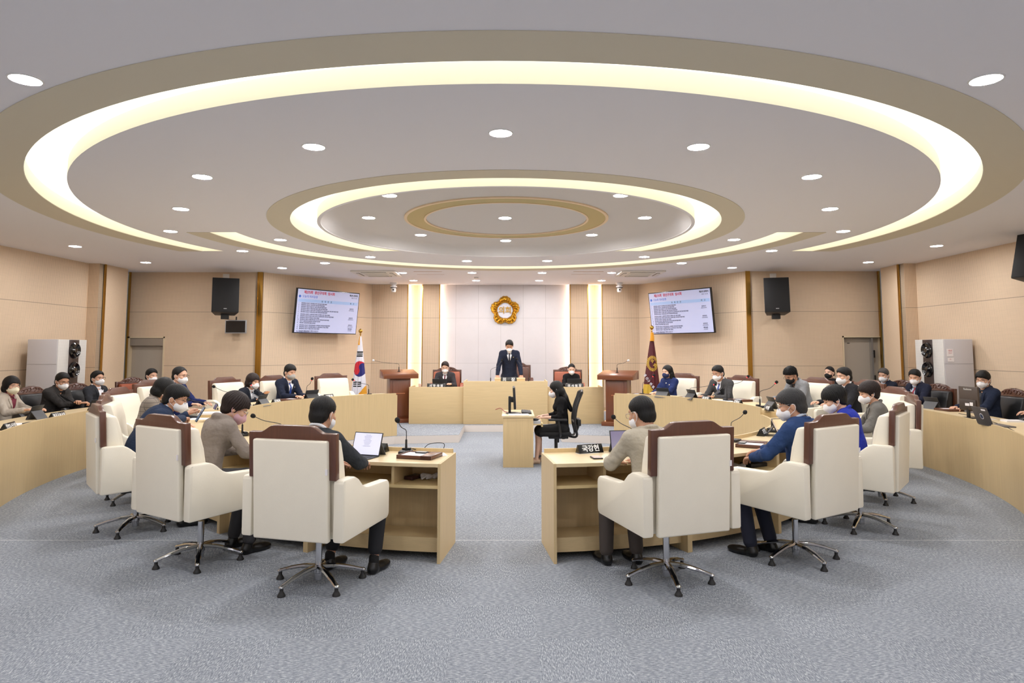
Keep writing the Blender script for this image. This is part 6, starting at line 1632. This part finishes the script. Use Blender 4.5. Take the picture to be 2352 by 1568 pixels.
# far right desks
p = at_z(1452, 910, ZFAR); tray(p, F(p)+PI, 'wooden tray left of the woman in navy', paper=True)
def caddy(p, rz, label):
    bm = B(); box(bm, -0.05, 0.05, -0.02, 0.02, 0, 0.014, 0.004); tube(bm, [(-0.04, 0, 0.014), (-0.02, 0, 0.03), (0.03, 0, 0.03), (0.045, 0, 0.014)], 0.006, 8); setp(obj('pen_stand', bm, M_gold2, None, loc=p, rot=(0, 0, rz)), label, 'pen stand', 'brass pen stands')
caddy(cl(at_z(1458, 910, ZFAR), 0.06), 0.1, 'small brass pen stand left of the woman in navy'); caddy(cl(at_z(1562, 917, ZFAR), 0.06), 0.3, 'small brass pen stand between the woman in navy and the grey suit')
p = at_z(1508, 913, ZFAR); tablet(p, F(p)+0.1, 'black tablet on grey stand before the woman in navy', False)
p = at_z(1477, 908, ZFAR); mic(p, at_y(1500, 864, p.y+0.05), F(p), 'lit microphone before the maroon flag', red=True)
p = at_z(1570, 916, ZFAR); tray(p, F(p)+PI, 'wooden tray between the woman in navy and the grey suit')
p = at_z(1591, 917, ZFAR); tablet(p, F(p)-0.2, 'black tablet leaning before the man in dark grey suit', False, cover=M_tab)
p = at_z(1600, 921, ZFAR); nameplate(p, F(p)+PI, '윤영일', 'black nameplate before the man in dark grey suit', w=0.19)
p = at_z(1586, 915, ZFAR); mic(p, at_y(1640, 883, p.y+0.05), F(p), 'lit microphone pointing at the man in dark grey suit', red=True)
p = at_z(1654, 921, ZFAR); sheet(p, F(p), 0.42, 0.25, 'wide white booklet right of the man in dark grey suit', th=0.012)
p = at_z(1684, 929, ZFAR); nameplate(p, F(p)+PI, '김영수', 'black nameplate before the empty half of the far right chair', w=0.2)
p = at_z(1671, 921, ZFAR); mic(p, at_y(1716, 866, p.y+0.1), F(p), 'lit microphone before the far right cream chair', red=True)
p = at_z(1700, 921, ZFAR); tray(p, F(p)+PI, 'wooden tray right of the man in dark grey suit')
p = at_z(1747, 936, ZFAR); mic(p, at_y(1781, 880, p.y+0.05), F(p), 'lit microphone left of the curly haired man', red=True)
p = at_z(1767, 943, ZFAR); nameplate(p, F(p)+PI, '이우형', 'black nameplate before the curly haired man', w=0.19)
p = at_z(1781, 938, ZFAR); tablet(p, F(p), 'black tablet on grey stand before the curly haired man', False)
# outer row left
p = at_z(72, 962, ZO); tablet(p, FO(p), 'black tablet on grey stand before the woman in cream', False, w=0.27, h=0.19)
p = at_z(20, 985, ZO); nameplate(p, FO(p)+PI, '안전도시국장', 'long black nameplate at the left edge of the picture', w=0.30, size=0.05)
p = at_z(149, 959, ZO); nameplate(p, FO(p)+PI, '복지교육국장', 'long black nameplate before the man in charcoal', w=0.30, size=0.05)
p = at_z(238, 938, ZO); nameplate(p, FO(p)+PI, '경제문화국장', 'long black nameplate before the man facing right', w=0.30, size=0.05)
p = at_z(213, 942, ZO); tablet(p, FO(p), 'black tablet on grey stand beyond the man in charcoal', False)
p = at_z(70, 975, ZO); sheet(p, FO(p), 0.30, 0.21, 'white booklet with black phone before the woman in cream', th=0.01)
p = at_z(66, 972, ZO+0.01); bm = B(); box(bm, -0.08, 0.08, -0.04, 0.04, 0, 0.012, 0.004); setp(obj('smartphone', bm, M_tab, None, loc=p, rot=(0, 0, FO(p))), 'black phone lying on the white booklet at the left edge', 'phone')
p = at_z(172, 951, ZO); sheet(p, FO(p), 0.21, 0.15, 'small white paper beside the man in charcoal')
p = at_z(308, 924, ZO); tablet(p, FO(p), 'black tablet on stand before the man on the orange chair', False)
p = Vector((-6.30, 11.30, ZO)); nameplate(p, FO(p)+PI, '기획국장', 'black nameplate at the far end of the left outer row, before the orange chair', w=0.30, size=0.05)
hw = None
# outer row right
p = at_z(2152, 938, ZO); tablet(p, FO(p)+0.1, 'black tablet on grey stand before the man with the red tie', False, w=0.27, h=0.19)
p = at_z(2200, 943, ZO); tray(p, FO(p)+PI, 'wooden tray right of the man with the red tie')
p = at_z(2098, 935, ZO); tray(p, FO(p)+PI, 'wooden tray under the arm of the man with the red tie')
p = at_z(2226, 960, ZO)
t = thing('desk_monitor', 'brown desk monitor seen from behind on the right outer row', 'monitor', p, FO(p)+0.22)
bm = B(); box(bm, -0.16, 0.16, -0.03, 0.0, 0.10, 0.42, 0.006); obj('casing', bm, mat('monitor_brown', (74, 62, 54), rough=0.5), t); bm = B(); box(bm, -0.14, 0.14, -0.0, 0.02, 0.11, 0.25, 0.008); obj('back_cover', bm, mat('monitor_brown2', (64, 54, 48), rough=0.5), t)
bm = B(); box(bm, -0.15, 0.15, -0.032, -0.03, 0.11, 0.41); obj('display', bm, M_tabdark, t)
bm = B(); box(bm, -0.02, 0.02, -0.01, 0.02, 0.0, 0.14, 0.006); box(bm, -0.09, 0.09, -0.08, 0.06, 0.0, 0.012, 0.004); obj('stand', bm, M_blackpl, t)
bm = B(); box(bm, -0.10, -0.05, 0.021, 0.023, 0.17, 0.215); st_ = obj('sticker', bm, M_label, t); bm = B(); box(bm, -0.04, 0.03, 0.021, 0.023, 0.165, 0.20); obj('sticker', bm, M_label, t)
text('Redstone', 0.036, mat('print_silver', (200, 196, 190), rough=.4), t, (0.0, 0.004, 0.385), (PI/2, 0, PI), 0.0006, 0.0006)
p = at_z(2290, 978, ZO)
t = thing('open_laptop', 'open grey laptop with round emblem sticker on the right outer row', 'laptop', p, FO(p)+0.12)
T = Matrix.Translation((0, 0.12, 0.012)) @ Matrix.Rotation(R(72), 4, 'X')
bm = B(); box(bm, -0.17, 0.17, -0.12, 0.12, 0, 0.014, 0.004); obj('keyboard_base', bm, mat('laptop_grey', (92, 90, 92), rough=0.4), t); bm = B(); box(bm, -0.17, 0.17, 0, 0.225, -0.008, 0, 0.003, M=T); lid = obj('lid', bm, mat('laptop_lid', (72, 68, 68), rough=0.35), t)
bm = B(); box(bm, -0.16, 0.16, 0.012, 0.215, 0, 0.001, M=T); obj('display', bm, M_tabdark, t)
bm = B(); lathe(bm, [(0, -0.0095), (0.036, -0.0095), (0.036, -0.0085), (0, -0.0085)], 28, T @ Matrix.Translation((0, 0.11, 0))); obj('emblem_sticker', bm, M_label, lid); bm = B(); lathe(bm, [(0, -0.0105), (0.029, -0.0105), (0.029, -0.009), (0, -0.009)], 28, T @ Matrix.Translation((0, 0.11, 0))); obj('emblem_centre', bm, mat('emblem_blue', (40, 56, 84), rough=.4), lid)
bm = B(); box(bm, -0.13, -0.04, 0.185, 0.205, -0.0095, -0.008, M=T); obj('sticker', bm, M_label, lid)
p = at_z(2325, 968, ZO); sheet(p, FO(p), 0.16, 0.2, 'white paper under the hand at the right edge', th=0.02)
p = at_z(2262, 962, ZO); sheet(p, FO(p), 0.16, 0.21, 'white paper between the monitor and the laptop')
bm = B(); a_ = at_z(2202, 949, ZO+0.004); b_ = at_z(2262, 963, ZO+0.004); c_ = at_z(2330, 990, ZO+0.004)
tube(bm, smooth_path([a_, a_*0.6+b_*0.4+Vector((0, -0.05, 0)), b_, b_*0.4+c_*0.6+Vector((0.06, 0.05, 0)), c_], 6), 0.004, 6); setp(obj('power_cable', bm, M_rubber), 'black cable running past the monitor and laptop on the right', 'cable')
# podium
PT, PW = PZ+0.865, PZ+0.74
def pod(x, y, H_): return at_z(x, y, H_)
t = nameplate(Vector((-1.625, 14.12, PW)), 0, '사 무 국 장', 'wide black nameplate on the left podium desk', w=0.39, h=0.105, size=0.066)
t = nameplate(Vector((1.34, 14.12, PW)), 0, '의 사 팀 장', 'wide black nameplate on the right podium desk', w=0.39, h=0.105, size=0.066)
t = nameplate(Vector((-0.07, 14.16, PT)), 0, '의    장', 'wide black nameplate on the tall centre podium desk', w=0.34, h=0.115, size=0.09)
def black_screen(x, lab):
    t = thing('laptop_screen', lab, 'laptop', (x, 14.36, PW), PI, 'black laptops on the podium'); T = Matrix.Rotation(R(75), 4, 'X')
    bm = B(); box(bm, -0.155, 0.155, -0.22, 0.0, 0, 0.014, 0.003); obj('keyboard_base', bm, M_tab, t); bm = B(); box(bm, -0.155, 0.155, 0.0, 0.20, 0.0, 0.008, 0.003, M=T); obj('lid', bm, M_tab, t); return t
black_screen(-1.58, 'black laptop before the man on the left of the podium'); black_screen(1.36, 'black laptop before the woman on the right of the podium')
bm = B(); lathe(bm, [(0, 0), (0.028, 0), (0.036, 0.10), (0.033, 0.10), (0.0255, 0.004), (0, 0.004)], 20); t = setp(obj('plastic_cup', bm, mat('cup_clear', (226, 206, 196), rough=0.15, alpha=0.55), None, loc=(-1.98, 14.14, PW)), 'clear plastic cup with amber drink on the left podium desk', 'cup')
bm = B(); lathe(bm, [(0, 0.005), (0.025, 0.005), (0.029, 0.055), (0, 0.055)], 20); obj('drink', bm, mat('drink_amber', (204, 120, 44), rough=0.2), t)
for (x, z_, lab) in ((-1.20, PW, 'black phone on the left podium desk'), (1.77, PW, 'black notebook on the right podium desk')):
    bm = B(); box(bm, -0.07, 0.07, -0.05, 0.05, 0, 0.02, 0.004); setp(obj('smartphone' if x < 0 else 'notebook', bm, M_tab, None, loc=(x, 14.1, z_)), lab, 'phone' if x < 0 else 'notebook')
sheet((-1.33, 14.2, PW), 0, 0.21, 0.15, 'white sheet beside the left podium nameplate', th=0.015); sheet((1.02, 14.2, PW), 0, 0.25, 0.2, 'white sheet left of the right podium nameplate', th=0.012)
p = at_y(1127, 874, 14.15); mic(Vector((p.x, 14.15, PT)), at_y(1152, 828, 14.45), 0, 'thin microphone left of the standing man', basez=False)
p = at_y(1214, 874, 14.15); mic(Vector((p.x, 14.15, PT)), at_y(1188, 826, 14.45), 0, 'thin microphone right of the standing man', basez=False)
# lectern microphones
lc = Matrix.Translation((2.22, 13.75, PZ)) @ Matrix.Rotation(R(-24), 4, 'Z'); b_ = lc @ Vector((-0.02, 0.0, 1.09)); mic(b_, at_y(1441, 829, 13.6), 0, 'white tipped microphone on the right lectern', white=True, basez=False)
lc = Matrix.Translation((-2.48, 14.4, PZ)) @ Matrix.Rotation(R(22), 4, 'Z'); b_ = lc @ Vector((0.0, 0.0, 1.09)); mic(b_, at_y(860, 828, 14.25), 0, 'white tipped microphone on the left lectern', white=True, basez=False)
# clerk's desk: monitor, keyboard, paper, mouse, book, cable
t = thing('computer_monitor', 'black computer monitor seen edge-on on the middle desk', 'monitor', (0.02, 9.98, 0.745), R(90))
bm = B(); box(bm, -0.25, 0.25, -0.045, -0.01, 0.08, 0.40, 0.01, M=Matrix.Rotation(R(-3), 4, 'X')); obj('casing', bm, M_blackpl, t)
bm = B(); box(bm, -0.235, 0.235, -0.048, -0.044, 0.095, 0.385, M=Matrix.Rotation(R(-3), 4, 'X')); obj('display', bm, M_tabdark, t)
bm = B(); box(bm, -0.04, 0.04, 0.035, 0.075, 0.0, 0.26, 0.008); box(bm, -0.04, 0.04, -0.01, 0.05, 0.17, 0.25, 0.006); lathe(bm, [(0, 0), (0.115, 0), (0.115, 0.01), (0.08, 0.018), (0, 0.018)], 28); obj('stand', bm, M_blackpl, t)
def keyboard(p, rz, label):
    t = thing('keyboard', label, 'keyboard', p, rz); bm = B(); prism(bm, [(-0.075, 0), (0.075, 0), (0.075, 0.026), (-0.075, 0.012)], -0.22, 0.22, 'x', 0.002); obj('body', bm, M_blackpl, t)
    bm = B()
    for r_ in range(5):
        for c_ in range(16): box(bm, -0.21+c_*0.0262, -0.189+c_*0.0262, -0.064+r_*0.027, -0.043+r_*0.027, 0.012+r_*0.0026, 0.021+r_*0.0026)
    obj('keys', bm, mat('key_dark', (70, 70, 74), rough=0.5), t)
keyboard((0.22, 10.12, 0.745), R(90), 'black keyboard on the middle desk')
sheet((0.10, 9.76, 0.745), 0.05, 0.30, 0.2, 'white sheets at the near end of the middle desk', th=0.01)
sheet((0.32, 9.86, 0.618), 0, 0.20, 0.27, 'grey booklet on the pull out tray of the middle desk', th=0.04, m=mat('booklet_grey', (186, 188, 192), rough=.6))
bm = B(); ball(bm, (0, 0, 0.012), 1, 16, sc=(0.05, 0.032, 0.02)); setp(obj('computer_mouse', bm, M_blackpl, None, loc=(0.35, 9.80, 0.662)), 'black mouse on the booklet beside the clerk hands', 'mouse')
bm = B(); tube(bm, smooth_path([(-0.26, 10.35, 0.77), (-0.18, 10.36, 0.79), (-0.12, 10.2, 0.76), (-0.06, 10.1, 0.75)], 5), 0.006, 6); setp(obj('cable_loop', bm, mat('cable_red', (150, 70, 66), rough=.5)), 'short reddish cable at the left of the middle desk', 'cable')
EXPOSURE = 1.37
# ================================================================ RENDER LOOK
vs = SC.view_settings
vs.view_transform = 'Standard'; vs.look = 'None'; vs.gamma = 1.0; vs.use_curve_mapping = False
vs.exposure = EXPOSURE
SC.cycles.use_denoising = True
try: SC.cycles.denoiser = 'OPENIMAGEDENOISE'
except Exception: pass
SC.cycles.max_bounces = 7; SC.cycles.diffuse_bounces = 5; SC.cycles.glossy_bounces = 3; SC.cycles.transmission_bounces = 4
SC.cycles.sample_clamp_indirect = 4.0; SC.cycles.caustics_reflective = False; SC.cycles.caustics_refractive = False
